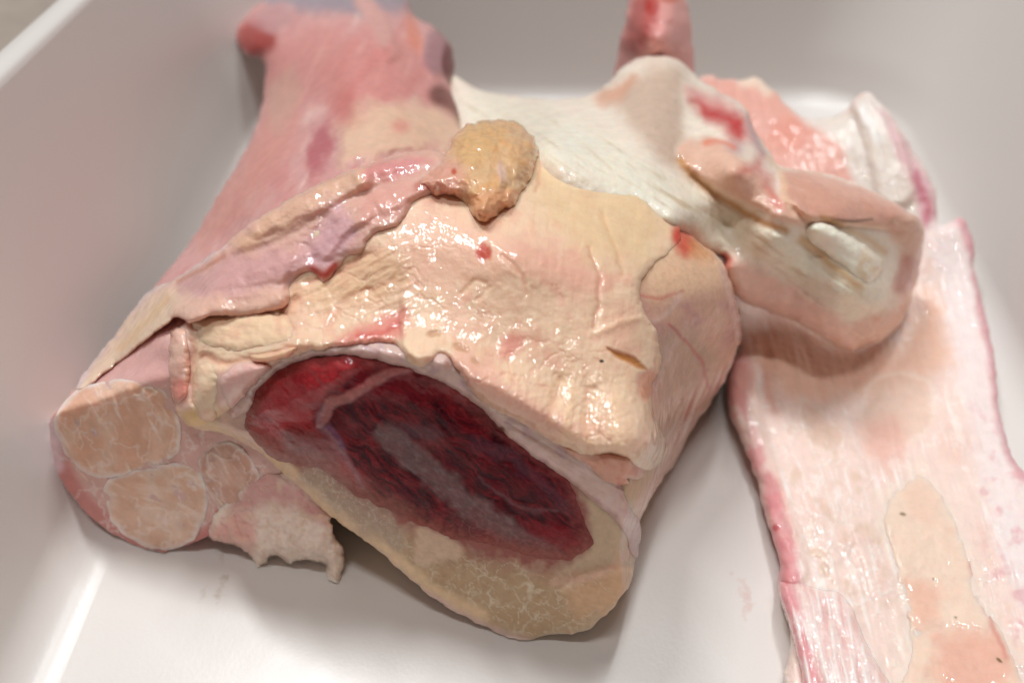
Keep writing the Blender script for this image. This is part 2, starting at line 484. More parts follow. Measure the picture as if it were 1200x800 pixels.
# ------------------------------------------------------------------ shank lying along the left wall
def shank():
    t = thing('shank_bone', 'long pink shank along the left tub wall, cut end showing tan cartilage cells', 'meat', at(230, 560, 0.0))
    face = plane([(200, 648, 0), (63, 490, .038), (200, 450, .063), (330, 520, .040), (250, 620, .004)])
    shell = tps([(110, 455, .052), (150, 445, .060), (200, 430, .068), (198, 402, .071), (172, 402, .064), (300, 430, .066), (150, 390, .054), (230, 330, .066), (222, 292, .045), (300, 250, .075), (330, 200, .078),
                 (400, 150, .084), (480, 150, .084), (420, 60, .084), (312, 110, .055), (515, 80, .070), (400, -10, .075), (300, 40, .060), (540, 140, .07), (200, 560, .13), (80, 520, .07), (300, 620, .12)])
    face0 = face
    face = lambda a, b: face0(a, b) - 0.007
    dep = smax(face, shell, 0.006)
    global SHANK_DEP
    SHANK_DEP = dep
    out = [(58, 500), (63, 486), (82, 462), (105, 440), (135, 405), (170, 350), (220, 288), (246, 245), (272, 203), (296, 158), (309, 110), (308, 70), (290, 66), (277, 48), (278, 26),
           (300, 6), (335, -14), (420, -22), (470, -8), (486, 20), (508, 32), (527, 50), (533, 80), (527, 102), (548, 118), (557, 138), (548, 152), (560, 200), (500, 300), (430, 420), (400, 560), (330, 600),
           (262, 612), (242, 629), (224, 636), (201, 642), (179, 645), (134, 626), (107, 605), (81, 576), (64, 544)]
    r = Relief(out, dep, step=2.0, jitter=2.0, rnd=26, drop=lambda x, y: 0.016 - 0.0148 * sst(430, 480, y), thick=0.06, rback=60, base=(206, 156, 152), seed=1, wet=0.45)
    # shaft
    nz = r.n(60, 4, 2)
    r.paint(sst(0.0, 0.8, nz), (212, 162, 154), .7)
    st = r.n(16, 4, 51, 118, 5); r.paint(sst(.1, .6, st), (200, 128, 124), .5); r.paint(sst(.15, .7, -st), (232, 198, 188), .7)
    r.paint(r.mask('poly', [(308, 70), (350, 40), (480, 40), (500, 110), (420, 130), (360, 120), (320, 110)], soft=18, warp=12), (204, 134, 128), .6)
    r.paint(r.mask('poly', [(240, 250), (300, 160), (318, 100), (345, 100), (350, 160), (300, 230), (240, 290)], soft=14, warp=8), (204, 144, 134), .8)
    r.paint(r.mask('poly', [(315, 110), (345, 75), (350, 110), (330, 150), (322, 150)], soft=10, warp=6), (196, 160, 146), .7)
    r.paint(r.mask('poly', [(395, 150), (420, 128), (480, 120), (530, 128), (552, 150), (530, 175), (470, 178), (420, 190), (400, 190)], soft=13, warp=12), (222, 188, 164), .9)
    r.lift(r.mask('poly', [(395, 150), (420, 128), (480, 120), (530, 128), (552, 150), (530, 175), (470, 178), (420, 190), (400, 190)], soft=8, warp=8), 3)
    r.paint(r.mask('blob', 374, 172, 13, 34, 12, soft=10, warp=8), (168, 84, 94), .75)
    r.paint(r.mask('blob', 470, 148, 10, 8, soft=6), (212, 150, 138), .8)
    r.paint(r.mask('blob', 405, 128, 16, 20, soft=16, warp=8), (190, 104, 100), .5)
    r.paint(r.mask('poly', [(300, -20), (480, -20), (476, 14), (440, 10), (400, 14), (330, 10)], soft=10, warp=8), (140, 136, 146), .85)
    r.paint(r.mask('line', [(425, 2), (440, 20), (450, 45)], 10), (206, 160, 152), .9)
    r.lift(r.mask('line', [(425, -10), (440, 20), (455, 60)], 12), 4)
    r.paint(r.mask('blob', 300, 45, 26, 22, soft=8, warp=6), (150, 48, 42), .9)
    r.paint(r.mask('blob', 320, 20, 26, 14, soft=8, warp=6), (184, 140, 140), .9)
    r.paint(r.mask('blob', 485, 40, 9, 20, -15, soft=6, warp=4), (212, 138, 120), .8)
    r.paint(r.mask('blob', 512, 62, 16, 26, soft=6, warp=4), (150, 116, 122), .8)
    r.lift(r.mask('blob', 512, 62, 15, 26, soft=10), 5)
    r.paint(r.mask('blob', 525, 74, 8, 22, soft=4, warp=4), (100, 36, 36), .85)
    r.paint(r.mask('line', [(515, 112), (535, 122), (550, 142)], 12), (96, 46, 38), .85)
    r.raise_(r.mask('line', [(515, 112), (535, 122), (550, 142)], 12), -4)
    r.raise_(r.n(40, 4, 8), 1.0)
    r.lift(r.mask('blob', 430, 80, 60, 40, soft=30), 4)
    # near part under the skin flap
    r.paint(r.mask('poly', [(110, 450), (150, 420), (205, 395), (240, 440), (230, 470), (160, 452)], soft=6, warp=3), (214, 170, 164), .9)
    # cut face: pink matrix between the cells
    fm = r.mask('poly', [(58, 500), (66, 480), (95, 452), (150, 446), (205, 452), (300, 470), (420, 560), (400, 600), (260, 620), (200, 650), (170, 652), (100, 606), (60, 545)], soft=5, warp=2)
    r.paint(fm, (216, 172, 162), 1)
    r.paint(fm * sst(-.2, .6, r.n(22, 4, 5)), (214, 172, 164), .8)
    r.paint(r.mask('line', [(64, 535), (90, 582), (130, 618), (180, 646), (240, 630), (300, 605)], 12), (196, 116, 112), .7)
    r.paint(r.mask('line', [(60, 498), (62, 520), (66, 545)], 9), (226, 200, 206), .8)
    r.paint(r.mask('poly', [(262, 590), (330, 575), (350, 600), (250, 625)], soft=8, warp=4), (190, 92, 98), .7)
    r.paint(fm * r.web(42, .08, 3, 14), (232, 212, 206), .7)
    r.raise_(fm * r.web(42, .09, 3, 10), .5)
    r.raise_(fm * r.n(18, 3, 7), .6)
    r.wet += fm * .2
    r.build('body', M_SHANK, t)
    # cells of tan cartilage bulging from the cut face
    def cellpart(outl, seed, colr, colr2, ang):
        c = Relief(outl, lambda a, b: dep(a, b) - 0.0008, step=1.5, jitter=2.5, jscale=26, rnd=20, drop=0.0012, thick=0.006, rback=20, base=colr, seed=seed, wet=.7)
        c.paint(sst(-.3, .5, c.n(30, 3, 1)), colr2, .8)
        f = c.n(7, 4, 3, ang, 7)
        c.paint(sst(.15, .7, f) * sst(-.3, .3, c.n(28, 2, 6)), (238, 216, 204), .8)
        c.raise_(f, .55)
        c.lift(c.n(26, 3, 51, ang, 2), 1.0); w2 = c.web(46, .09, seed + 9, 16, ang, 1.4); c.paint(w2, (238, 218, 208), .55); c.raise_(w2, .5)
        w = c.web(24, .05, seed, 12, ang, 2.2)
        c.paint(w * sst(-.3, .4, c.n(40, 2, 9)), (234, 212, 204), .2); c.raise_(w, .2)
        c.paint((1 - sst(0, 7, c.d + 2 * c.n(12, 3, 31))), (238, 218, 212), .95)
        c.raise_(1 - sst(0, 7, np.abs(c.d - 4)), .4); c.lift(c.n(34, 3, 41), .8)
        c.build('cartilage_cell', M_CART, t)
        return c
    cellpart([(64, 492), (80, 466), (104, 450), (150, 444), (188, 452), (206, 478), (212, 508), (206, 533), (172, 549), (122, 561), (94, 550), (72, 526)], 3, (218, 172, 148), (226, 190, 170), 60)
    cellpart([(122, 567), (150, 553), (198, 542), (230, 548), (243, 578), (240, 606), (226, 632), (198, 645), (172, 641), (142, 624), (124, 598)], 4, (218, 178, 156), (230, 202, 186), 20)
    cellpart([(232, 540), (246, 520), (275, 520), (300, 545), (306, 580), (296, 602), (272, 606), (252, 594), (238, 570)], 5, (200, 154, 136), (216, 180, 164), 50)
    # ragged scrap of fat hanging under the cut end
    out = [(244, 628), (250, 606), (270, 582), (300, 560), (345, 556), (380, 588), (388, 612), (392, 626), (404, 647), (401, 672), (395, 682), (386, 678), (379, 660), (362, 657), (351, 655), (340, 660), (328, 654), (318, 651), (311, 660), (302, 662), (292, 650), (278, 641), (262, 635)]
    sd0 = tps([(250, 620, .016), (300, 600, .028), (300, 655, .006), (350, 600, .034), (350, 652, .010), (385, 620, .026), (394, 680, .003), (400, 650, .012)])
    def scd(a, b):
        w = sst(585, 640, b)
        return (dep(a, b) - .0012) * (1 - w) + (sd0(a, b)) * w
    sc = Relief(out, scd, step=1.5, jitter=2.4, jscale=10, rnd=16, drop=lambda a, b: .001 + .006 * sst(595, 640, b), thick=.012, rback=18, base=(238, 216, 202), seed=6, wet=.9)
    sc.paint(sc.mask('poly', [(245, 620), (290, 600), (300, 640), (280, 650)], soft=8, warp=6), (222, 160, 150), .8)
    sc.paint(sc.mask('poly', [(270, 600), (310, 550), (390, 600), (380, 615), (330, 590)], soft=10, warp=6), (204, 150, 144), .95)
    sc.paint(sst(.15, .6, sc.n(9, 3, 12)), (204, 164, 146), .35); sc.lift(sc.n(20, 3, 2) * sst(590, 630, sc.py), 2.0); sc.raise_(sc.n(9, 3, 3), .5); sc.paint(sst(.1, .6, sc.n(14, 3, 4)), (216, 188, 164), .6)
    sc.paint(sst(625, 660, sc.py), (236, 216, 200), .6); sc.paint(sc.web(16, .1, 3, 8) * sst(600, 640, sc.py), (206, 160, 144), .2); sc.raise_(sc.web(16, .14, 3, 8), -.7)
    sc.build('fat_scrap', M_FAT, t)
    return t

# ------------------------------------------------------------------ the big joint in front
def joint():
    t = thing('joint_cut', 'large fat-covered meat joint in front, dark red cut face towards the viewer', 'meat', at(600, 720, 0.0))
    face = plane([(240, 505, .046), (591, 744, .001), (480, 410, .083), (735, 690, .014), (745, 570, .055)])
    shell = tps([(205, 420, .068), (205, 470, .060), (300, 400, .078), (400, 400, .084), (480, 405, .085), (560, 440, .083), (640, 490, .077), (700, 520, .070), (300, 320, .085), (450, 300, .094), (600, 300, .097),
                 (700, 330, .090), (750, 400, .077), (760, 300, .088), (830, 290, .080), (600, 200, .098), (700, 200, .092), (450, 560, .14), (620, 640, .12), (765, 520, .058),
                 (760, 580, .040), (790, 545, .012), (800, 490, .036), (830, 450, .036), (868, 400, .046), (800, 400, .066), (850, 340, .070), (748, 640, .022)])
    face0 = face
    face = lambda a, b: face0(a, b) - 0.0075
    dep = smax(face, shell, 0.004)
    out = [(203, 470), (200, 430), (203, 395), (240, 375), (330, 300), (480, 235), (620, 195), (700, 195), (790, 262), (845, 305), (862, 350), (869, 385), (866, 405), (852, 440), (830, 475), (808, 508), (790, 545), (772, 566), (760, 590), (748, 612),
           (746, 632), (741, 675), (724, 703), (697, 732), (668, 743), (645, 742), (620, 750), (591, 744), (544, 722), (511, 703), (477, 675), (439, 642), (387, 604), (311, 537), (262, 510), (225, 502)]
    r = Relief(out, dep, step=1.5, jitter=2.0, rnd=16, drop=lambda x, y: 0.010 - 0.0075 * sst(560, 660, y), thick=0.09, rback=60, base=(206, 176, 148), seed=10, wet=.35)
    # right side wrapped in clear membrane
    side = r.mask('poly', [(745, 640), (742, 600), (770, 540), (760, 450), (740, 350), (760, 280), (850, 290), (880, 390), (860, 450), (800, 540)], soft=5)
    r.paint(side, (216, 174, 154), 1)
    r.paint(side * sst(-.2, .6, r.n(50, 3, 3)), (200, 150, 146), .8)
    r.paint(r.mask('poly', [(765, 400), (800, 385), (830, 400), (835, 440), (800, 500), (770, 520), (766, 450)], soft=14, warp=8), (186, 156, 138), .8)
    r.paint(r.mask('poly', [(750, 310), (775, 280), (800, 270), (850, 310), (850, 335), (800, 345), (765, 350)], soft=14, warp=6), (236, 198, 168), .95)
    r.paint(r.mask('blob', 803, 284, 12, 18, -18, soft=9, warp=5), (200, 76, 64), .85)
    r.paint(r.mask('blob', 822, 292, 12, 16, -30, soft=9, warp=5), (216, 150, 100), .6)
    r.paint(r.mask('line', [(783, 380), (805, 400), (822, 425), (830, 455)], 2.2, warp=3), (178, 84, 84), .7)
    r.paint(r.mask('line', [(752, 345), (775, 350), (800, 340)], 2.5, warp=3), (198, 120, 110), .6)
    r.paint(r.mask('line', [(765, 375), (785, 365), (797, 345)], 3.5, warp=3), (226, 196, 184), .7)
    r.paint(r.mask('line', [(866, 400), (858, 360), (846, 315)], 3.5), (228, 196, 190), .8)
    fib = r.n(5, 4, 7, 112, 16)
    fibm = r.mask('poly', [(742, 640), (748, 600), (768, 545), (800, 470), (860, 420), (850, 460), (800, 530), (770, 572), (752, 625)], soft=10)
    r.paint(fibm * sst(.0, .5, fib), (232, 208, 200), .8); r.paint(fibm * sst(.1, .6, -fib), (176, 104, 100), .7)
    r.raise_(fibm * fib, .7); r.wet += side * .6
    # cut face: beige spongy bone
    fm = r.mask('poly', [(205, 475), (240, 470), (290, 450), (345, 415), (480, 400), (545, 440), (640, 500), (720, 560), (748, 610), (745, 680), (700, 735), (620, 755), (540, 725), (430, 640), (310, 540), (230, 506)], soft=3)
    r.paint(fm, (200, 176, 150), 1)
    r.paint(fm * sst(-.2, .7, r.n(40, 4, 5)), (212, 190, 166), .8)
    lower = r.mask('poly', [(470, 640), (500, 625), (560, 640), (640, 672), (720, 650), (742, 660), (720, 710), (640, 745), (560, 730), (500, 690)], soft=12, warp=8)
    r.paint(lower, (184, 154, 122), .9)
    for sc_, wd, sd_, am in ((26, .09, 2, .7), (15, .10, 4, .45)):
        w = r.web(sc_, wd, sd_, 12, 35, 1.5) * np.maximum(lower, .35 * fm) * sst(-.5, .3, r.n(45, 2, 12 + sd_))
        r.paint(w, (226, 212, 192), am); r.raise_(w, .55)
    r.paint(lower * sst(.2, .7, r.n(35, 3, 31)), (176, 140, 106), .5)
    r.paint(r.mask('blob', 700, 690, 40, 28, -20, soft=12, warp=8), (216, 176, 142), .8)
    r.paint(r.mask('line', [(660, 690), (690, 672), (740, 668)], 5, warp=4), (226, 192, 160), .8)
    r.raise_(r.mask('line', [(660, 692), (690, 672), (740, 668)], 6, warp=4), 1.5)
    r.lift(r.mask('blob', 700, 700, 36, 28, -20, soft=24), 2.5)
    r.lift(r.mask('blob', 580, 690, 80, 38, 18, soft=40), 2.0)
    mo = [(287, 500), (288, 478), (300, 452), (322, 432), (355, 421), (400, 417), (450, 420), (500, 432), (535, 452), (575, 487), (620, 520), (665, 560), (682, 600), (694, 636), (672, 655), (640, 655), (600, 648), (545, 638), (500, 618), (455, 598), (415, 578), (380, 552), (340, 545), (310, 530)]
    halo = np.clip(2.2 * r.mask('poly', mo, soft=34, warp=10, wscale=16), 0, 1)
    r.paint(halo, (150, 88, 78), 1.0)
    w = r.web(44, .045, 14, 14, 30, 1.3) * lower
    r.paint(w, (228, 212, 190), .65); r.raise_(w, .6)
    # skin rim along the lower left of the face
    rim = r.mask('line', [(212, 488), (245, 503), (311, 533), (387, 600), (439, 637), (511, 698), (560, 722)], 11, warp=4)
    r.paint(rim, (228, 198, 164), .9); r.raise_(rim, 1.2)
    r.paint(r.mask('line', [(430, 640), (511, 702), (591, 742), (620, 750)], 4, warp=2), (222, 190, 184), .7)
    # grey-white fuzzy patch lower left of the meat
    gz = r.mask('poly', [(352, 558), (375, 545), (410, 572), (452, 590), (470, 620), (470, 650), (430, 625), (385, 595)], soft=7, warp=7)
    r.paint(gz, (176, 152, 134), .7); r.paint(gz * r.web(9, .1, 8, 6), (212, 196, 184), .5); r.raise_(gz * r.n(7, 4, 15), .8)
    r.paint(r.mask('poly', [(488, 620), (510, 622), (545, 645), (520, 655), (488, 660)], soft=5, warp=4), (214, 184, 160), .9)
    # membrane left of the meat
    r.paint(r.mask('poly', [(255, 460), (300, 440), (330, 430), (300, 470), (292, 500), (320, 530), (290, 520), (250, 490)], soft=6, warp=4), (224, 192, 178), .8)
    # pale ring right of meat
    r.paint(r.mask('poly', [(690, 560), (725, 590), (735, 640), (715, 660), (690, 668), (655, 672), (690, 640), (690, 600)], soft=8, warp=5), (200, 174, 148), .95)
    r.paint(r.mask('line', [(735, 615), (738, 640), (720, 662), (690, 676), (650, 682)], 6, warp=3), (218, 180, 158), .8)
    r.raise_(fm * r.n(10, 4, 20), .35)
    r.wet += fm * .35
    r.build('bone_end', M_FACE, t)

    # dark red meat inside the bone end ------------------------------------------------
    q = Relief(mo, lambda a, b: dep(a, b) - 0.0006, step=1.2, jitter=3, jscale=22, rnd=14, drop=0.0008, thick=0.004, rback=20, base=(94, 19, 29), seed=20, wet=.28)
    fdir = 38
    qx, qy = q.px.copy(), q.py.copy()
    q.px = qx + 9 * q.n(40, 3, 71); q.py = qy + 9 * q.n(40, 3, 77)
    f1 = q.n(5, 5, 1, fdir, 6, gain=.65); f2 = q.n(16, 4, 2, fdir, 4); q.px, q.py = qx, qy
    q.paint(sst(.05, .35, f1), (124, 36, 42), .85); q.paint(sst(.0, .35, -f1), (50, 10, 20), .85); q.paint(sst(.1, .8, q.n(34, 3, 81)), (52, 12, 22), .75)
    q.paint(sst(.1, .7, f2), (74, 20, 34), .6)
    q.raise_(f1, .5); q.raise_(f2, .6); q.lift(sst(0, 45, q.d), 2.6); q.lift(q.n(55, 3, 91, fdir, 2) * sst(0, 30, q.d), 1.6)
    ul = q.mask('poly', [(285, 505), (288, 470), (320, 430), (390, 415), (432, 424), (420, 440), (380, 462), (368, 490), (400, 530), (430, 570), (370, 555), (310, 535)], soft=9, warp=6)
    q.paint(ul, (166, 50, 54), .9)
    q.paint(ul * sst(.0, .6, q.n(20, 4, 5, 25, 3)), (128, 30, 38), .8)
    q.paint(q.mask('poly', [(330, 435), (390, 420), (415, 432), (390, 452), (340, 470), (310, 470)], soft=8, warp=5), (160, 48, 54), .8)
    q.paint(q.mask('poly', [(335, 500), (375, 505), (400, 535), (385, 545), (340, 530)], soft=8, warp=6), (104, 46, 44), .7)
    q.lift(q.mask('poly', [(300, 480), (330, 440), (390, 422), (415, 432), (385, 458), (320, 490)], soft=12), 2.4)
    q.raise_(q.mask('line', [(315, 485), (350, 495), (372, 490)], 6), -1.2)
    q.wet += ul * .8
    top = q.mask('poly', [(420, 445), (460, 430), (520, 440), (560, 475), (520, 470), (460, 465), (420, 470)], soft=9, warp=5)
    q.paint(top, (120, 32, 40), .8); q.wet += top * .4
    # pale fascia between the muscles and the purple seam
    fa = q.mask('poly', [(378, 470), (395, 462), (425, 452), (440, 436), (470, 430), (490, 432), (465, 440), (440, 452), (415, 468), (392, 476), (384, 495), (372, 496)], soft=3, warp=3)
    q.paint(fa, (180, 116, 112), .75); q.raise_(fa, 1.2); q.wet += fa * .4
    sm = q.mask('line', [(378, 475), (374, 492), (390, 512), (408, 540), (425, 568), (442, 590)], 3.6, warp=2)
    q.paint(sm, (146, 104, 112), .75); q.raise_(sm, 1.0)
    q.paint(q.mask('line', [(385, 500), (396, 512), (402, 524)], 3), (120, 84, 108), .8)
    # grey marrow streak
    gs = q.mask('line', [(455, 508), (478, 530), (510, 556), (550, 590), (600, 625), (650, 645)], 14, warp=8)
    q.paint(gs, (124, 98, 98), .72); q.paint(gs * sst(-.1, .7, q.n(5, 4, 9, fdir, 3)), (148, 128, 128), .4)
    q.raise_(gs, 1.0)
    g2 = q.mask('poly', [(450, 512), (462, 500), (500, 496), (520, 510), (500, 520), (475, 520)], soft=6, warp=6)
    q.paint(g2, (104, 74, 80), .6)
    q.paint(q.mask('line', [(452, 512), (462, 508), (470, 514)], 5, warp=3), (140, 112, 110), .4)
    q.paint(q.mask('poly', [(480, 518), (510, 512), (530, 520), (500, 530)], soft=5, warp=5), (120, 40, 42), .5)
    q.paint(q.mask('line', [(560, 560), (600, 590), (625, 600), (650, 598)], 2.2, warp=5), (126, 88, 94), .5)
    q.paint(q.mask('line', [(560, 520), (610, 545), (660, 590)], 9, warp=8), (90, 52, 66), .5)
    wv = q.web(11, .07, 3, 8, fdir, 2.2) * sst(.0, .6, q.n(50, 2, 33))
    q.paint(wv, (128, 84, 86), .22)
    lo = q.mask('poly', [(540, 600), (600, 625), (660, 630), (694, 620), (694, 660), (600, 655), (540, 640)], soft=14, warp=10)
    q.paint(lo, (128, 60, 60), .5); q.paint(lo * q.web(12, .12, 5, 7), (176, 140, 130), .25)
    q.paint(q.mask('blob', 655, 628, 34, 12, 18, soft=8, warp=6), (130, 34, 42), .8)
    # melt into the bone at the edge
    em = 1 - sst(-4, 24, q.d + 8 * q.n(10, 4, 4, gain=.65))
    bot = sst(-30, 30, (q.py - 560) - (q.px - 480) * .42 + 26)
    q.paint(em * bot, (150, 88, 78), .95)
    q.paint(em * (1 - bot), (158, 84, 82), .6)
    vl = q.mask('poly', [(290, 505), (340, 520), (420, 560), (470, 590), (470, 625), (380, 580), (300, 545)], soft=14, warp=10)
    q.paint(vl, (140, 92, 84), .55)
    q.build('red_meat', M_MEAT, t)

    # membrane ridge between face and fat ----------------------------------------------
    mr = [(270, 488), (270, 458), (288, 430), (322, 406), (366, 392), (420, 386), (460, 388), (488, 402), (502, 404), (518, 396), (538, 404), (556, 428), (586, 452), (628, 480), (668, 504), (712, 538), (735, 585), (750, 618), (748, 650), (739, 648), (726, 616), (696, 588), (655, 558), (614, 528), (580, 496), (548, 468), (520, 450), (490, 438), (450, 424), (400, 416), (352, 424), (322, 440), (302, 460), (293, 482)]
    e = Relief(mr, lambda a, b: dep(a, b) - 0.0022, step=1.2, jitter=3.0, jscale=26, rnd=11, drop=.0030, thick=.005, rback=8, base=(214, 184, 174), seed=30, wet=.7)
    e.paint(sst(-.2, .5, e.n(24, 3, 2)), (222, 194, 188), .8); e.paint(sst(.1, .6, e.n(18, 3, 6)), (196, 164, 168), .7)
    e.paint(1 - sst(0, 9, e.d + 4 * e.n(10, 3, 33)), (182, 138, 132), .6)
    l1 = e.n(5, 3, 9, 30, 10); e.raise_(l1, .7)
    e.raise_(e.n(9, 4, 11), .5)
    e.paint(e.mask('blob', 588, 503, 4, 3.5, soft=2), (110, 70, 40), .9)
    e.lift(e.mask('blob', 516, 420, 12, 12, soft=8), 3)
    e.build('membrane_ridge', M_SKIN, t)

    # the thick cap of fat -------------------------------------------------------------
    co = [(222, 500), (206, 478), (198, 440), (200, 400), (214, 380), (250, 355), (300, 310), (360, 265), (440, 225), (520, 205), (600, 185), (640, 178), (690, 178), (735, 205), (772, 240), (797, 268), (790, 290), (768, 308), (752, 330), (752, 356), (763, 376), (771, 394), (774, 417), (772, 436), (764, 455),
          (768, 488), (782, 520), (777, 540), (763, 551), (748, 548), (735, 537), (715, 531), (690, 533), (663, 525), (636, 510), (605, 492), (572, 476), (552, 458), (538, 436), (520, 416), (505, 424), (492, 430), (478, 424), (468, 408), (445, 402), (390, 408), (345, 418), (312, 438), (290, 458), (268, 480), (244, 496)]
    def melt(a, b): return np.maximum(np.exp(-(((a - 790) / 66) ** 2 + ((b - 285) / 60) ** 2) * 1.1), sst(250, 190, b + .0 * a) * sst(590, 640, a))
    c = Relief(co, lambda a, b: dep(a, b) - 0.0056 * (1 - .85 * melt(a, b)), step=1.3, jitter=2.2, jscale=16, rnd=13, drop=lambda a, b: .0052 * (1 - .85 * melt(a, b)), thick=.006, rback=16, base=(240, 207, 180), seed=40, wet=.55)
    nb = c.n(70, 4, 1); ns = c.n(22, 4, 2)
    c.paint(sst(.0, .6, nb), (236, 194, 170), .8); c.paint(sst(.15, .7, -nb), (241, 212, 182), .6)
    c.paint(sst(.15, .6, c.n(38, 4, 61)), (230, 172, 152), .5)
    vs = c.web(70, .03, 9, 26, 60, 1.6) * sst(.0, .5, c.n(60, 2, 63)); c.paint(vs, (212, 132, 116), .35); c.raise_(vs, -.5)
    c.paint(sst(.2, .7, ns), (230, 184, 156), .4)
    c.lift(nb, .4); c.raise_(ns, .55)
    c.raise_(c.n(9, 3, 22), .12)
    lb = c.web(30, .10, 31, 10, -20, 1.5) * sst(-.2, .4, c.n(80, 2, 65)) * (1 - sst(520, 600, c.px) * sst(420, 380, c.py))
    c.raise_(lb, -.6); c.paint(lb, (222, 160, 138), .25)
    sk = c.n(6, 4, 66, 95, 8); c.paint(sst(.2, .7, sk), (242, 214, 186), .5); c.paint(sst(.25, .8, -sk), (226, 178, 152), .4); c.raise_(sk, .12)
    # yellow and pink areas
    c.paint(c.mask('poly', [(630, 190), (720, 200), (780, 260), (760, 300), (700, 300), (640, 250)], soft=22, warp=14), (230, 200, 158), .6)
    c.paint(c.mask('poly', [(590, 280), (650, 290), (700, 320), (690, 350), (640, 320), (600, 310)], soft=22, warp=14), (230, 176, 158), .75)
    c.paint(c.mask('poly', [(470, 250), (560, 270), (600, 310), (540, 330), (470, 330)], soft=22, warp=14), (238, 192, 170), .7)
    c.paint(c.mask('blob', 598, 405, 20, 11, -35, soft=9, warp=6), (222, 138, 128), .7)
    c.paint(c.mask('poly', [(500, 420), (560, 420), (620, 470), (680, 500), (640, 505), (560, 465), (520, 440)], soft=14, warp=9), (226, 176, 160), .75)
    c.paint(c.mask('poly', [(395, 395), (440, 375), (475, 360), (470, 395), (440, 404), (400, 408)], soft=8, warp=6), (216, 130, 122), .75)
    c.paint(c.mask('line', [(420, 395), (450, 388), (465, 378)], 4, warp=4), (200, 88, 84), .6)
    c.paint(c.mask('poly', [(330, 345), (360, 335), (420, 300), (470, 300), (470, 340), (400, 360)], soft=14, warp=10), (234, 194, 160), .6)
    c.paint(c.mask('poly', [(200, 385), (222, 378), (224, 470), (205, 478), (198, 440)], soft=5, warp=3), (234, 196, 182), .9)
    c.paint(c.mask('blob', 210, 456, 11, 17, soft=5, warp=3), (206, 126, 112), .85)
    c.raise_(c.mask('blob', 210, 456, 10, 16, soft=6), 2)
    c.paint(c.mask('poly', [(252, 440), (285, 425), (320, 428), (290, 455), (262, 478), (250, 465)], soft=7, warp=5), (228, 184, 176), .85)
    c.wet += c.mask('poly', [(252, 440), (285, 425), (320, 428), (290, 455), (262, 478), (250, 465)], soft=7) * .5
    c.paint(c.mask('poly', [(215, 482), (250, 482), (258, 492), (222, 500)], soft=4), (222, 186, 134), .8)
    # red dot and dark specks
    c.paint(c.mask('blob', 567, 296, 8.5, 10.5, 10, soft=3.5, warp=3, wscale=8), (196, 76, 62), .9)
    c.raise_(c.mask('blob', 567, 296, 8, 10, soft=4), -1.0)
    c.paint(c.mask('blob', 705, 423, 2.6, 1.9, soft=1), (26, 20, 18), 1)
    c.paint(c.mask('blob', 800, 281, 12, 22, -18, soft=8, warp=5), (198, 64, 56), .9)
    # creases: (points, width, depth)
    for pts, w, dp, tint in (
        ([(225, 382), (255, 378), (290, 374), (330, 372), (345, 352)], 4, 3.0, (206, 132, 108)),
        ([(238, 418), (262, 424), (300, 420), (340, 412), (360, 404)], 4, 2.8, (216, 148, 122)),
        ([(222, 395), (224, 430), (226, 470)], 4, 3.0, (220, 160, 138)),
        ([(250, 440), (252, 470), (262, 484)], 4, 1.6, (226, 176, 152)),
        ([(285, 432), (310, 430), (325, 422)], 3, 1.6, (206, 118, 104)),
        ([(333, 350), (330, 368), (345, 385)], 4, 2.4, (204, 118, 100)),
        ([(360, 330), (395, 318), (430, 300)], 4, 2.2, (214, 142, 120)),
        ([(375, 372), (420, 345), (460, 330)], 4, 1.2, (228, 176, 150)),
        ([(690, 290), (702, 320), (700, 360), (695, 385)], 2.6, 1.4, (214, 150, 128)),
        ([(705, 250), (712, 275), (722, 292), (730, 320)], 3, 1.0, (226, 180, 140)),
        ([(590, 300), (610, 320), (617, 345)], 2.6, 1.0, (226, 172, 144)),
        ([(540, 345), (555, 330), (570, 330)], 2.6, .9, (226, 184, 150)),
        ([(560, 350), (572, 335)], 2.4, .8, (226, 184, 150)),
        ([(700, 390), (730, 378), (752, 372)], 3.5, -1.2, (236, 196, 168)),
        ([(628, 225), (632, 200), (634, 185)], 3, 1.4, (212, 150, 120)),
        ([(640, 500), (648, 470), (655, 445)], 5, 1.6, (228, 180, 150)),
        ([(690, 522), (688, 490), (692, 460)], 5, 1.4, (228, 182, 150)),
        ([(725, 520), (722, 490), (720, 470)], 5, -1.2, (238, 206, 172)),
        ([(660, 515), (668, 480), (672, 455)], 5, -1.0, (238, 206, 172)),
    ):
        m = c.mask('line', pts, w * 1.3, warp=4); c.raise_(m, -dp * 1.1); c.paint(c.mask('line', pts, w * .8, warp=4), tint, .45)
    m = c.mask('poly', [(478, 320), (471, 350), (470, 390), (478, 416), (492, 434), (600, 600), (820, 600), (820, 300), (640, 250), (520, 290)], soft=4, warp=3) * sst(300, 370, c.py - .25 * (c.px - 480))
    c.lift(m, 1.8)
    # lifted slit with orange underside, and the step of the right-hand fold
    m = c.mask('poly', [(711, 407), (730, 414), (748, 422), (756, 432), (740, 428), (722, 418)], soft=3, warp=2)
    c.paint(m, (188, 118, 56), .9); c.raise_(m, -2.2)
    m = c.mask('poly', [(748, 440), (762, 432), (772, 440), (765, 462), (755, 470), (748, 455)], soft=4, warp=2)
    c.paint(m, (220, 158, 132), .9); c.raise_(m, -2.6)
    # small torn holes near the membrane
    for (x, y, a_, b_, an) in ((540, 408, 10, 4, 20), (558, 424, 7, 3, 30), (510, 391, 10, 4, -10), (543, 449, 5, 3, 40)):
        m = c.mask('blob', x, y, a_, b_, an, soft=2.5, warp=3, wscale=8); c.paint(m, (190, 142, 108), .6); c.raise_(m, -1.2)
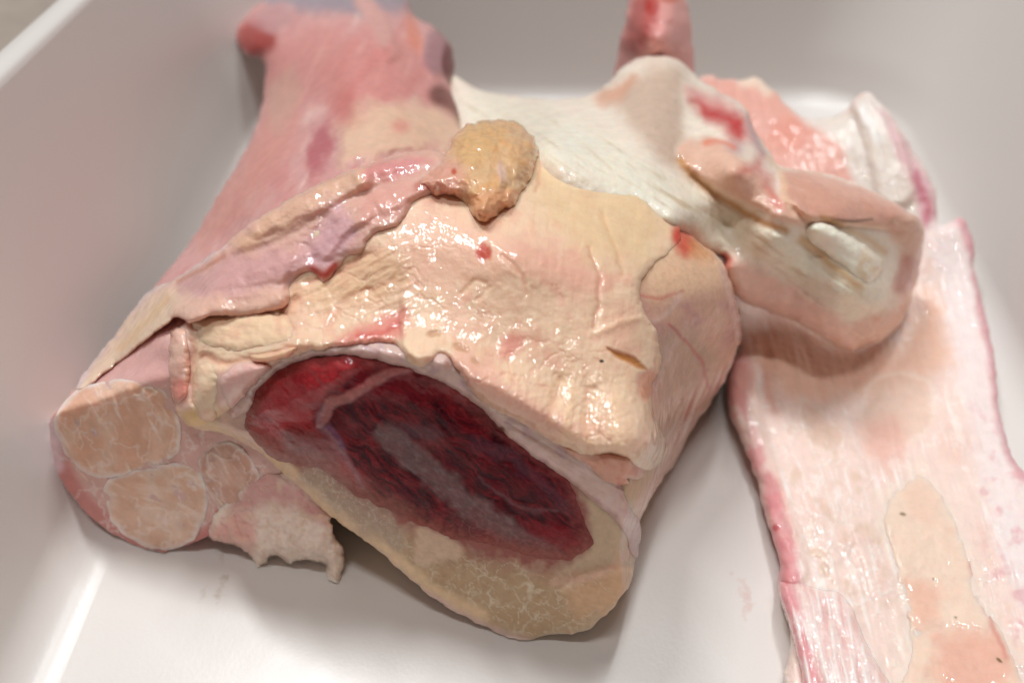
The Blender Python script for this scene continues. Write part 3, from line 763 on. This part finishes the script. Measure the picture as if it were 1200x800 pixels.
    # wet creased front right
    wetm = c.mask('poly', [(530, 440), (600, 440), (650, 430), (740, 450), (790, 540), (700, 530), (600, 490)], soft=16)
    st = c.n(7, 3, 17, 98, 5)
    c.raise_(wetm * st * sst(-.5, .4, c.n(30, 2, 67)), .8); c.raise_(wetm * c.n(6, 3, 18), .45); c.wet += wetm * .6
    lw = c.mask('poly', [(330, 330), (470, 290), (480, 400), (360, 410)], soft=16)
    c.raise_(lw * c.n(8, 3, 19, -30, 3), .9); c.wet += lw * .35
    lf = c.mask('poly', [(225, 385), (330, 375), (350, 410), (240, 420)], soft=8)
    c.raise_(lf * c.n(8, 3, 21, 5, 5), .8); c.lift(lf, 1.6); c.wet += lf * .3
    c.lift(c.mask('poly', [(238, 430), (290, 425), (300, 440), (262, 480), (240, 480)], soft=10), 1.8)
    c.build('fat_cap', M_FAT, t)
    for k, (ol, off, colr, colr2, rn) in enumerate((
            ([(226, 372), (255, 364), (300, 362), (335, 368), (350, 388), (344, 404), (318, 412), (285, 418), (250, 416), (232, 408), (224, 392)], .0086, (238, 206, 176), (234, 192, 166), 20),
            ([(226, 428), (240, 420), (258, 426), (262, 450), (258, 478), (250, 494), (232, 492), (224, 468)], .0080, (236, 206, 178), (230, 190, 166), 16),
            ([(256, 436), (272, 424), (298, 422), (318, 430), (304, 444), (288, 462), (272, 478), (260, 470), (252, 452)], .0090, (228, 186, 178), (234, 206, 196), 16),
            ([(290, 414), (316, 410), (338, 404), (350, 406), (340, 418), (314, 426), (296, 424)], .0084, (234, 194, 166), (222, 166, 148), 10),
            ([(200, 392), (212, 382), (223, 392), (224, 430), (223, 462), (213, 474), (202, 468), (197, 436)], .0076, (232, 194, 178), (224, 176, 162), 12))):
        l = Relief(ol, lambda a, b, o=off: dep(a, b) - o, step=1.2, jitter=2, jscale=14, rnd=rn, drop=.0068, thick=.005, rback=14, base=colr, seed=130 + k * 7, wet=.9)
        l.paint(sst(0, .6, l.n(22, 3, 1)), colr2, .8); l.lift(l.n(26, 3, 2), .5); l.raise_(l.n(8, 3, 4, 5, 3), .5)
        l.paint(1 - sst(0, 9, l.d), (218, 158, 136), .45)
        if k == 4: l.paint(l.mask('blob', 210, 456, 10, 14, soft=5), (204, 120, 108), .8)
        l.build('fat_lobe', M_FAT, t)
    # under-lip of the fat at the lower right
    ul = [(655, 520), (690, 526), (735, 532), (757, 545), (756, 556), (745, 562), (735, 560), (738, 566), (722, 568), (705, 563), (690, 548), (668, 534)]
    u = Relief(ul, lambda a, b: dep(a, b) - 0.0040, step=1.3, jitter=1.5, jscale=10, rnd=9, drop=.004, thick=.004, rback=8, base=(218, 166, 146), seed=44, wet=.6)
    u.paint(sst(0, .5, u.n(14, 3, 2)), (206, 140, 124), .7); u.raise_(u.n(12, 3, 4), 1.0)
    u.build('fat_underlip', M_FAT, t)

    # skin flap draped over the joint and the shank --------------------------------------
    fd0 = tps([(90, 453, .055), (112, 420, .057), (135, 395, .057), (165, 352, .060), (190, 360, .071), (200, 335, .070), (250, 350, .088), (270, 285, .084), (330, 245, .090)])
    def fd(a, b):
        w = sst(190, 290, a); v = sst(135, 200, a)
        return ((SHANK_DEP(a, b) - 0.0035) * (1 - v) + fd0(a, b) * v) * (1 - w) + (shell(a, b) - 0.0080) * w
    fo = [(522, 178), (500, 176), (470, 180), (440, 189), (400, 203), (360, 222), (322, 244), (290, 264), (262, 288), (230, 310), (202, 328), (182, 336), (165, 350), (142, 382), (118, 412), (96, 440), (88, 455), (98, 456), (120, 440), (150, 416), (180, 392), (196, 380), (206, 372), (225, 378), (252, 370), (285, 373), (318, 366), (338, 358), (342, 340), (352, 326), (368, 322), (378, 334), (392, 322), (408, 304), (425, 296), (440, 276), (462, 268), (478, 252), (486, 240), (498, 232), (520, 224), (532, 200)]
    s = Relief(fo, fd, step=1.3, jitter=1.6, jscale=14, rnd=14, drop=.005, thick=.008, rback=10, base=(222, 180, 166), seed=50, wet=.8)
    nb = s.n(34, 4, 1)
    s.paint(sst(0, .6, nb), (222, 178, 160), .7)
    s.paint(s.mask('poly', [(276, 280), (330, 244), (400, 206), (450, 192), (440, 214), (380, 232), (320, 272), (290, 290)], soft=15, warp=9), (228, 190, 160), .7)
    s.paint(s.mask('poly', [(215, 330), (270, 300), (340, 290), (390, 260), (420, 280), (380, 312), (330, 330), (260, 345), (220, 350)], soft=14, warp=8), (208, 162, 162), .8)
    s.paint(s.mask('poly', [(360, 300), (385, 250), (400, 240), (415, 265), (400, 300), (372, 320)], soft=8, warp=5), (216, 174, 178), .75)
    s.paint(s.mask('poly', [(430, 195), (480, 184), (505, 190), (480, 205), (445, 214), (425, 210)], soft=8, warp=5), (216, 146, 146), .8)
    s.paint(s.mask('poly', [(210, 345), (280, 350), (340, 340), (330, 362), (260, 368), (212, 372)], soft=8, warp=5), (228, 188, 170), .8)
    s.paint(s.mask('poly', [(430, 225), (480, 215), (480, 245), (450, 262), (425, 262)], soft=9, warp=6), (222, 168, 156), .8)
    s.paint(s.mask('line', [(368, 316), (380, 322), (392, 312)], 5, warp=2), (188, 66, 58), .9)
    s.paint(s.mask('blob', 495, 218, 12, 7, -20, soft=4, warp=3), (176, 78, 66), .6)
    # translucent band running down to the shank's cut end
    s.paint(s.mask('poly', [(88, 456), (135, 390), (170, 350), (205, 338), (200, 372), (150, 415), (100, 458)], soft=18, warp=8), (228, 204, 178), .9)
    s.paint(s.mask('line', [(90, 450), (120, 406), (150, 366), (180, 338), (220, 314), (262, 286)], 4.5, warp=2), (222, 206, 206), .85)
    s.raise_(s.mask('line', [(90, 450), (120, 406), (150, 366), (180, 338), (220, 314), (262, 286)], 6), 2.0)
    s.paint(s.mask('line', [(195, 350), (170, 378), (140, 408)], 5, warp=3), (214, 176, 130), .6)
    s.paint(s.mask('line', [(210, 330), (235, 316), (262, 300)], 3, warp=2), (186, 120, 96), .6)
    # folds
    for pts, w, dp in (([(215, 338), (262, 312), (330, 292), (380, 262)], 8, -2.4), ([(280, 290), (330, 268), (390, 232), (440, 214)], 9, -1.4), ([(345, 330), (362, 300), (388, 262), (420, 238)], 7, -2.0),
                       ([(300, 262), (360, 238), (420, 205)], 9, 3.0), ([(250, 330), (310, 320), (350, 305)], 9, 1.6), ([(380, 290), (400, 262), (425, 250)], 8, 3.0), ([(430, 205), (470, 195), (505, 192)], 10, 3.2), ([(450, 240), (475, 225), (495, 215)], 7, 2.2),
                       ([(215, 362), (260, 358), (320, 352)], 9, 2.4), ([(430, 222), (465, 208), (500, 204)], 4, -2.6)):
        s.lift(s.mask('line', pts, w * 1.6, warp=1.5, wscale=40), dp * .6)
    s.raise_(nb, 1.2); s.raise_(s.n(10, 4, 5), .3)
    s.raise_(.4 * s.n(7, 3, 8) * s.mask('poly', [(280, 280), (400, 205), (520, 180), (520, 220), (440, 260), (380, 300), (320, 280)], soft=10), .7)
    cr = s.mask('poly', [(300, 268), (380, 218), (470, 182), (525, 182), (520, 222), (470, 262), (430, 285), (390, 312), (350, 320), (330, 290)], soft=14)
    s.lift(cr * s.n(17, 3, 31, -30, 1.8), .40); s.lift(s.n(45, 2, 33) * sst(200, 240, s.px), .5); s.wet += cr * .3
    s.build('skin_flap', M_SKIN, t)

    # orange lump of gristle -------------------------------------------------------------
    lo = [(486, 216), (502, 194), (522, 180), (533, 160), (548, 146), (570, 141), (596, 140), (615, 150), (628, 165), (630, 182), (624, 206), (613, 226), (603, 244), (592, 249), (580, 258), (566, 262), (553, 255), (545, 242), (530, 232), (510, 231)]
    g = Relief(lo, lambda a, b: shell(a, b) - 0.0165, step=1.2, jitter=2.5, jscale=12, rnd=40, drop=.0165, thick=.012, rback=26, base=(222, 184, 146), seed=60, wet=.85)
    nb = g.n(22, 4, 1)
    f, _ = cells((g.px + 6 * g.n(16, 3, 3)) / 27, (g.py + 6 * g.n(16, 3, 6)) / 27, 4)
    g.lift(sst(0, .8, f) * sst(0, 16, g.d), 1.3); g.lift(nb, .8); g.raise_(g.n(8, 3, 7), .3)
    g.paint(sst(0, .6, nb), (218, 166, 116), .7)
    g.paint(g.mask('poly', [(530, 170), (550, 146), (590, 150), (570, 185), (540, 190)], soft=10, warp=6), (216, 176, 128), .6)
    g.paint(g.mask('poly', [(480, 195), (528, 185), (545, 225), (505, 236)], soft=14, warp=6), (222, 168, 152), .9)
    g.paint(g.mask('poly', [(550, 235), (600, 220), (605, 245), (566, 262)], soft=8, warp=5), (222, 164, 128), .8)
    g.paint(1 - sst(0, .14, f), (200, 138, 96), .18)
    g.paint(g.mask('blob', 588, 202, 5, 12, -10, soft=4), (216, 186, 176), .7)
    g.paint(g.mask('blob', 532, 201, 3, 3.5, soft=2), (186, 66, 44), .8)
    g.build('gristle_lump', M_LUMP, t)
    return t

# ------------------------------------------------------------------ sinewy piece behind and right
def sinew():
    t = thing('sinew_cut', 'pale sinewy leg cut with a white tendon stub, resting over the skin sheet', 'meat', at(900, 300, 0.02))
    dep = tps([(560, 112, .070), (620, 116, .072), (640, 176, .098), (700, 188, .096), (700, 110, .076), (755, 232, .092), (790, 262, .088), (770, 68, .086), (800, 85, .084), (800, 140, .084), (760, 130, .088), (815, 215, .082), (850, 115, .080), (870, 140, .086), (900, 180, .084), (930, 200, .080), (1000, 212, .074),
               (1075, 255, .062), (1083, 300, .042), (1060, 365, .028), (1000, 405, .028), (900, 362, .042), (850, 335, .056), (850, 260, .070), (860, 200, .090), (950, 300, .064), (900, 290, .070), (1000, 345, .055), (1035, 290, .058), (920, 240, .082), (600, 220, .08), (780, 280, .078), (980, 250, .078), (1040, 330, .046)])
    out = [(528, 92), (560, 105), (600, 112), (650, 117), (692, 111), (712, 98), (728, 80), (750, 68), (775, 66), (798, 72), (812, 86), (830, 100), (852, 112), (872, 124), (884, 150), (898, 172), (914, 194), (940, 199), (975, 205), (1012, 219), (1052, 240), (1076, 256), (1084, 276), (1079, 310), (1070, 345), (1060, 370), (1040, 394), (1014, 406), (994, 411), (968, 398), (930, 376), (895, 364), (862, 348), (846, 318), (842, 300), (780, 300), (700, 280), (600, 250), (540, 180)]
    r = Relief(out, dep, step=2.0, jitter=1.8, rnd=18, drop=.012, thick=.035, rback=45, base=(240, 226, 210), seed=70, wet=.5)
    # fibrous white sheet running towards the cut end
    band = r.mask('poly', [(560, 115), (690, 150), (760, 190), (830, 225), (900, 270), (960, 290), (1050, 360), (1000, 385), (940, 340), (860, 290), (780, 250), (640, 190), (560, 160)], soft=14, warp=8)
    fb = r.n(8, 4, 2, 33, 9)
    r.paint(band, (238, 230, 212), .9); r.paint(band * sst(.05, .6, fb), (238, 232, 218), .8); r.paint(band * sst(.1, .7, -fb), (198, 178, 148), .7)
    r.raise_(band * fb, 1.2)
    r.paint(r.mask('poly', [(560, 112), (640, 120), (640, 170), (580, 150)], soft=16, warp=10), (228, 218, 200), .7)
    # translucent grey-beige dome left of the fold
    r.paint(r.mask('poly', [(740, 95), (775, 75), (800, 85), (800, 150), (815, 190), (780, 190), (740, 150), (720, 120)], soft=12, warp=6), (200, 174, 156), .85)
    r.paint(r.mask('poly', [(695, 115), (720, 100), (745, 85), (740, 105), (715, 125)], soft=8, warp=5), (212, 150, 120), .7)
    r.lift(r.mask('poly', [(740, 95), (775, 75), (800, 90), (795, 160), (760, 165)], soft=20), 3)
    # fold along the middle with blood
    fold = r.mask('poly', [(798, 170), (830, 162), (870, 185), (900, 215), (935, 240), (960, 262), (930, 262), (880, 240), (830, 215), (800, 195)], soft=6, warp=4)
    r.paint(fold, (226, 186, 166), .95); r.lift(fold, 3.2)
    r.paint(r.mask('line', [(797, 188), (815, 210), (850, 235), (890, 258), (920, 270)], 5, warp=2), (190, 132, 72), .8)
    r.raise_(r.mask('line', [(797, 188), (815, 212), (850, 237), (890, 260), (920, 272)], 6), -3)
    r.paint(r.mask('poly', [(805, 100), (850, 118), (880, 140), (890, 170), (860, 160), (820, 130)], soft=8, warp=5), (214, 150, 146), .8)
    r.paint(r.mask('poly', [(812, 118), (832, 124), (858, 130), (872, 138), (868, 162), (858, 160), (850, 146), (826, 140)], soft=10, warp=6), (182, 52, 54), .9)
    r.raise_(r.mask('line', [(818, 124), (835, 132), (858, 138), (864, 156)], 9), -3)
    r.paint(r.mask('blob', 862, 172, 12, 8, 20, soft=8, warp=4), (176, 140, 146), .6)
    r.paint(r.mask('line', [(878, 135), (884, 160), (894, 180)], 5), (182, 150, 150), .8)
    r.paint(r.mask('poly', [(868, 206), (878, 190), (890, 180), (898, 200), (912, 226), (918, 244), (904, 236), (894, 214), (882, 204)], soft=11, warp=6), (204, 108, 102), .8)
    r.paint(r.mask('line', [(828, 168), (845, 166), (860, 172)], 4, warp=2), (220, 122, 100), .7)
    # pink-brown muscle near the end
    mus = r.mask('poly', [(912, 205), (935, 200), (990, 210), (1050, 240), (1074, 262), (1040, 268), (990, 262), (950, 258), (930, 245)], soft=6, warp=4)
    r.paint(mus, (212, 160, 142), .95); r.paint(mus * sst(.0, .6, r.n(14, 3, 6, 25, 5)), (222, 176, 158), .7)
    r.lift(mus, 3)
    r.paint(r.mask('line', [(900, 185), (918, 210), (922, 235), (945, 256), (990, 262), (1040, 266)], 3.5, warp=2), (226, 192, 164), .8)
    r.raise_(r.mask('line', [(925, 240), (950, 260), (1000, 266), (1045, 270)], 4), -2.4)
    r.paint(r.mask('line', [(975, 258), (1000, 259), (1022, 257)], 1.6), (70, 52, 40), .8)
    end = r.mask('poly', [(1040, 262), (1076, 256), (1086, 290), (1076, 340), (1050, 392), (1000, 412), (975, 392), (1010, 372), (1045, 340), (1055, 300)], soft=7, warp=5)
    r.paint(end, (222, 180, 160), .95); r.paint(end * r.web(30, .07, 2, 8), (236, 214, 196), .7); r.paint(end * sst(.1, .6, r.n(24, 3, 11)), (204, 150, 124), .6)
    r.raise_(end * r.n(16, 3, 13), 1.6)
    r.paint(r.mask('blob', 1062, 322, 12, 24, 15, soft=7, warp=4), (186, 122, 110), .7)
    r.paint(r.mask('poly', [(1000, 330), (1030, 325), (1050, 350), (1020, 372), (985, 368)], soft=8, warp=7), (232, 218, 196), .8)
    r.raise_(r.mask('blob', 1030, 345, 20, 14, -30, soft=8, warp=6), 3)
    r.paint(r.mask('line', [(942, 280), (975, 310), (1008, 336)], 6, warp=2), (196, 150, 96), .7)
    r.paint(r.mask('line', [(965, 256), (1000, 272), (1036, 294)], 5, warp=2), (204, 160, 112), .6)
    r.lift(r.mask('blob', 950, 305, 95, 26, 33, soft=26), 4.0)
    # pink lower edge
    pk = r.mask('poly', [(845, 300), (870, 308), (920, 330), (985, 370), (1000, 412), (940, 382), (870, 355)], soft=9, warp=5)
    r.paint(pk, (236, 198, 184), .9); r.lift(pk, 1.0)
    r.paint(r.mask('blob', 850, 306, 8, 9, soft=4), (214, 120, 106), .8)
    r.raise_(r.n(26, 4, 20), 1.2); r.raise_(r.n(10, 3, 22), .4)
    r.paint(r.mask('blob', 806, 284, 18, 16, 30, soft=12, warp=5), (220, 140, 110), .7)
    r.build('body', M_SINEW, t)
    # white tendon stub
    so = [(944, 274), (950, 262), (962, 259), (990, 272), (1018, 290), (1037, 302), (1034, 318), (1020, 333), (1006, 328), (975, 306), (950, 290)]
    s = Relief(so, lambda a, b: dep(a, b) - .0058, step=1.5, jitter=2.6, rnd=15, drop=.0065, thick=.012, rback=16, base=(246, 238, 222), seed=80, wet=.6)
    s.paint(s.mask('poly', [(1015, 292), (1040, 300), (1032, 322), (1010, 330), (1004, 315)], soft=5, warp=3), (232, 208, 176), .8)
    s.paint(s.mask('line', [(1016, 295), (1030, 306), (1014, 312), (1022, 325)], 2.5, warp=3), (246, 238, 222), .9)
    s.raise_(s.mask('line', [(960, 268), (990, 286), (1012, 302)], 8), 1.5)
    s.raise_(s.n(6, 3, 3, 33, 8), .5)
    s.build('tendon_stub', M_SINEW, t)
    # pink stump standing at the back
    uo = [(720, 96), (724, 62), (732, 28), (740, -6), (770, -14), (798, -8), (808, 16), (811, 48), (814, 84), (812, 128), (770, 140), (728, 130)]
    u = Relief(uo, tps([(770, 90, .068), (770, 135, .045), (770, -5, .098), (726, 60, .072), (740, 0, .090), (812, 50, .076), (770, 45, .090), (805, 0, .090)]), step=2, jitter=2, rnd=22, drop=.012, thick=.022, rback=30, base=(228, 170, 164), seed=90, wet=.4)
    u.paint(u.mask('poly', [(728, 60), (735, 20), (748, -8), (770, 10), (765, 40), (745, 66)], soft=8, warp=5), (176, 88, 84), .85)
    u.paint(u.mask('blob', 764, 4, 9, 14, soft=5), (170, 58, 52), .8)
    u.paint(u.mask('blob', 786, -4, 14, 8, soft=5), (190, 104, 86), .8)
    u.lift(u.n(24, 3, 2), 2); u.raise_(u.mask('line', [(768, 5), (765, 40), (752, 70)], 7), -2)
    u.build('flesh_stump', M_SHANK, t)
    return t

# ------------------------------------------------------------------ flat sheet of skin at the right
def sheet():
    t = thing('skin_sheet', 'flat strip of pale pink skin with white fibres lying along the right side', 'meat', at(1030, 600, 0.0))
    dep = tps([(1000, 420, .008), (900, 450, .016), (862, 440, .014), (950, 600, .014), (900, 600, .009), (1050, 500, .010), (1150, 420, .014), (1172, 480, .016), (1100, 700, .012), (1000, 780, .014), (1205, 640, .018), (1215, 800, .018), (930, 760, .011), (940, 815, .011),
               (1018, 108, .060), (1100, 250, .034), (1143, 320, .022), (900, 100, .052), (960, 160, .046), (840, 98, .052), (1000, 250, .030), (900, 300, .02), (1060, 200, .044), (860, 520, .008)])
    out = [(815, 96), (850, 93), (872, 94), (886, 90), (904, 105), (940, 137), (962, 140), (985, 134), (1000, 118), (1016, 106), (1034, 124), (1050, 145), (1066, 170), (1082, 196), (1094, 216), (1099, 240), (1101, 264), (1128, 256), (1140, 285), (1143, 320), (1155, 370), (1167, 430), (1171, 480), (1184, 528), (1200, 552), (1225, 570), (1235, 830), (948, 830), (926, 740), (912, 692), (913, 655), (896, 602), (886, 560), (870, 520), (856, 485), (852, 445), (858, 424), (866, 400), (850, 300), (820, 180)]
    r = Relief(out, dep, step=1.8, jitter=2.4, jscale=20, rnd=14, drop=.0055, thick=.012, rback=18, base=(238, 216, 206), seed=100, wet=.4)
    fb = r.n(7, 4, 2, 74, 12); nb = r.n(60, 4, 1)
    r.paint(sst(0, .6, nb), (234, 204, 192), .7)
    r.paint(sst(.05, .6, fb) * sst(-.4, .4, r.n(50, 3, 5)), (248, 240, 236), .85)
    r.paint(sst(.2, .7, -fb) * sst(-.3, .5, r.n(70, 3, 47)), (226, 190, 178), .35); r.raise_(fb * sst(-.5, .5, r.n(60, 3, 48)), 1.3)
    ww = r.web(60, .05, 21, 22, 74, 2.4); r.paint(ww, (248, 240, 234), .5); r.raise_(ww, .6); r.lift(r.n(16, 3, 45, 74, 6), .45); r.lift(nb, 1.0)
    # salmon flesh at the back
    fl = r.mask('poly', [(815, 92), (880, 92), (905, 105), (950, 145), (990, 180), (1002, 215), (900, 210), (860, 150)], soft=9, warp=6)
    r.paint(fl, (226, 172, 158), .95); r.paint(r.mask('blob', 925, 160, 22, 20, soft=14, warp=6), (220, 146, 128), .7)
    r.paint(r.mask('line', [(872, 96), (886, 95), (898, 106)], 7, warp=2), (236, 214, 196), .9)
    r.paint(r.mask('poly', [(945, 140), (985, 136), (1016, 108), (1040, 140), (1060, 210), (1080, 260), (1010, 230), (985, 170)], soft=8, warp=6), (232, 222, 212), .95)
    r.paint(r.mask('poly', [(1030, 125), (1060, 165), (1096, 225), (1098, 262), (1078, 262), (1072, 220), (1045, 165)], soft=6, warp=5), (222, 184, 188), .8)
    r.paint(r.mask('line', [(1074, 205), (1082, 230), (1088, 258)], 6, warp=4), (196, 112, 128), .75)
    r.paint(r.mask('line', [(1010, 125), (1022, 150), (1032, 165)], 5, warp=2), (244, 240, 236), .9)
    r.lift(r.mask('line', [(1016, 108), (1035, 160), (1050, 220)], 22), 3)
    # right edge: white then mauve
    r.paint(r.mask('poly', [(1090, 270), (1130, 262), (1145, 330), (1168, 440), (1200, 560), (1210, 680), (1190, 700), (1150, 560), (1120, 430), (1100, 340)], soft=16, warp=10), (238, 226, 224), .85)
    r.paint(r.mask('line', [(1128, 258), (1140, 290), (1150, 350), (1166, 430), (1172, 480), (1190, 540), (1212, 565)], 7, warp=3), (206, 148, 156), .8)
    r.paint(sst(.1, .6, r.n(24, 3, 12)) * r.mask('poly', [(1140, 480), (1200, 540), (1220, 800), (1190, 760), (1150, 620)], soft=14), (222, 176, 178), .7)
    # curled pink left edge
    le = r.mask('line', [(858, 430), (858, 480), (876, 525), (892, 570), (900, 610), (916, 655), (922, 682)], 17, warp=5)
    r.paint(le * sst(-.7, .3, r.n(26, 4, 71)), (224, 162, 162), .85); r.lift(r.mask('line', [(872, 440), (878, 500), (900, 560), (918, 620), (930, 670)], 16), 2.5)
    r.paint(r.mask('poly', [(890, 560), (910, 560), (932, 640), (935, 690), (915, 680), (905, 620)], soft=7, warp=4), (216, 144, 148), .7)
    r.paint(r.mask('blob', 909, 618, 4, 4, soft=2), (176, 40, 58), .7)
    r.paint(r.mask('blob', 868, 440, 14, 24, 10, soft=10, warp=5), (226, 176, 168), .8)
    r.raise_(r.mask('line', [(900, 420), (898, 450), (908, 480)], 9), -3.5); r.paint(r.mask('line', [(900, 425), (898, 450), (908, 480)], 6), (212, 156, 140), .6)
    # salmon under the sinew, and oval marks
    r.paint(r.mask('poly', [(880, 390), (950, 400), (1050, 410), (1090, 340), (1110, 420), (1060, 450), (950, 470), (900, 440)], soft=16, warp=10), (234, 194, 172), .8)
    for pts in ([(1010, 480), (1020, 450), (1050, 436), (1085, 445), (1095, 475), (1080, 510), (1040, 520), (1015, 505)], [(935, 480), (945, 470), (985, 505), (980, 530), (950, 520)]):
        mm = r.mask('poly', pts, soft=8, warp=10); r.paint(mm, (228, 198, 180), .6); r.raise_(mm, -.9)
        r.paint(r.mask('line', pts + pts[:1], 2.5, warp=5), (242, 226, 214), .5)
    r.paint(r.mask('poly', [(1010, 500), (1050, 490), (1060, 530), (1030, 545)], soft=12, warp=8), (228, 178, 164), .6)
    bf = r.mask('poly', [(930, 480), (1000, 520), (1040, 580), (1050, 700), (1000, 700), (950, 690), (920, 600)], soft=20, warp=10)
    w = r.web(20, .08, 6, 10, 74, 3.2) * bf
    r.paint(w, (246, 236, 230), .6); r.raise_(w, .7)
    r.paint(bf * sst(.1, .6, r.n(30, 3, 30)), (222, 196, 178), .7)
    r.wet += bf * .2
    # hollow in which the bare oval lies
    r.paint(r.mask('poly', [(1074, 545), (1100, 565), (1140, 640), (1165, 720), (1200, 780), (1200, 835), (1050, 835), (1055, 720), (1040, 650), (1026, 610), (1040, 570)], soft=16, warp=10), (240, 220, 206), .7)
    r.build('body', M_SHEET, t)
    bo = [(1074, 556), (1088, 562), (1108, 588), (1124, 622), (1137, 660), (1148, 700), (1168, 732), (1186, 764), (1194, 830), (1060, 830), (1066, 770), (1062, 720), (1052, 680), (1046, 645), (1036, 612), (1042, 582), (1058, 570)]
    b = Relief(bo, lambda x, y: dep(x, y) - .0012, step=1.8, jitter=3, rnd=20, drop=.0018, thick=.003, rback=10, base=(238, 212, 194), seed=110, wet=.75)
    b.paint(sst(0, .6, b.n(50, 3, 2)), (236, 204, 186), .8)
    b.paint(1 - sst(0, 12, b.d + 6 * b.n(14, 3, 8)), (240, 218, 206), .4)
    b.paint(b.mask('poly', [(1060, 680), (1100, 690), (1090, 730), (1062, 710)], soft=12, warp=8), (230, 178, 158), .6)
    b.paint(b.mask('poly', [(1100, 745), (1160, 740), (1185, 790), (1120, 830), (1095, 790)], soft=14, warp=10), (226, 170, 152), .7)
    b.paint(b.mask('line', [(1138, 640), (1143, 680), (1165, 735), (1180, 770)], 4, warp=3), (206, 140, 130), .7)
    b.raise_(b.n(26, 3, 4), 1.1); b.raise_(b.mask('line', [(1075, 740), (1110, 735), (1160, 742)], 6, warp=5), -1.6)
    for (x, y, rx, ry, an) in ((1058, 602, 3.6, 1.8, 10), (1171, 773, 4.4, 1.8, 40), (1094, 678, 1.5, 1.2, 0), (1120, 723, 1.6, 1.3, 30)):
        b.paint(b.mask('blob', x, y, rx, ry, an, soft=1.2), (96, 84, 40), .85)
    b.build('bare_patch', M_SHEET, t)
    fo = [(912, 684), (925, 681), (940, 682), (962, 690), (985, 694), (1000, 715), (1012, 745), (1030, 780), (1050, 830), (950, 830), (938, 785), (924, 730)]
    f = Relief(fo, lambda x, y: dep(x, y) - .0045, step=1.5, jitter=1.2, rnd=10, drop=.005, thick=.004, rback=10, base=(238, 214, 208), seed=120, wet=.95)
    fb = f.n(7, 4, 2, 78, 9)
    f.paint(f.mask('line', [(918, 690), (930, 735), (945, 790), (955, 830)], 13, warp=4), (224, 150, 156), .85)
    f.paint(sst(.0, .5, fb), (246, 236, 232), .8); f.paint(sst(.1, .6, -fb), (226, 178, 174), .6); f.raise_(fb, 1.5); f.raise_(f.n(9, 3, 6), .5)
    f.build('torn_flap', M_SKIN, t)
    return t

sheet(); shank(); sinew(); joint()
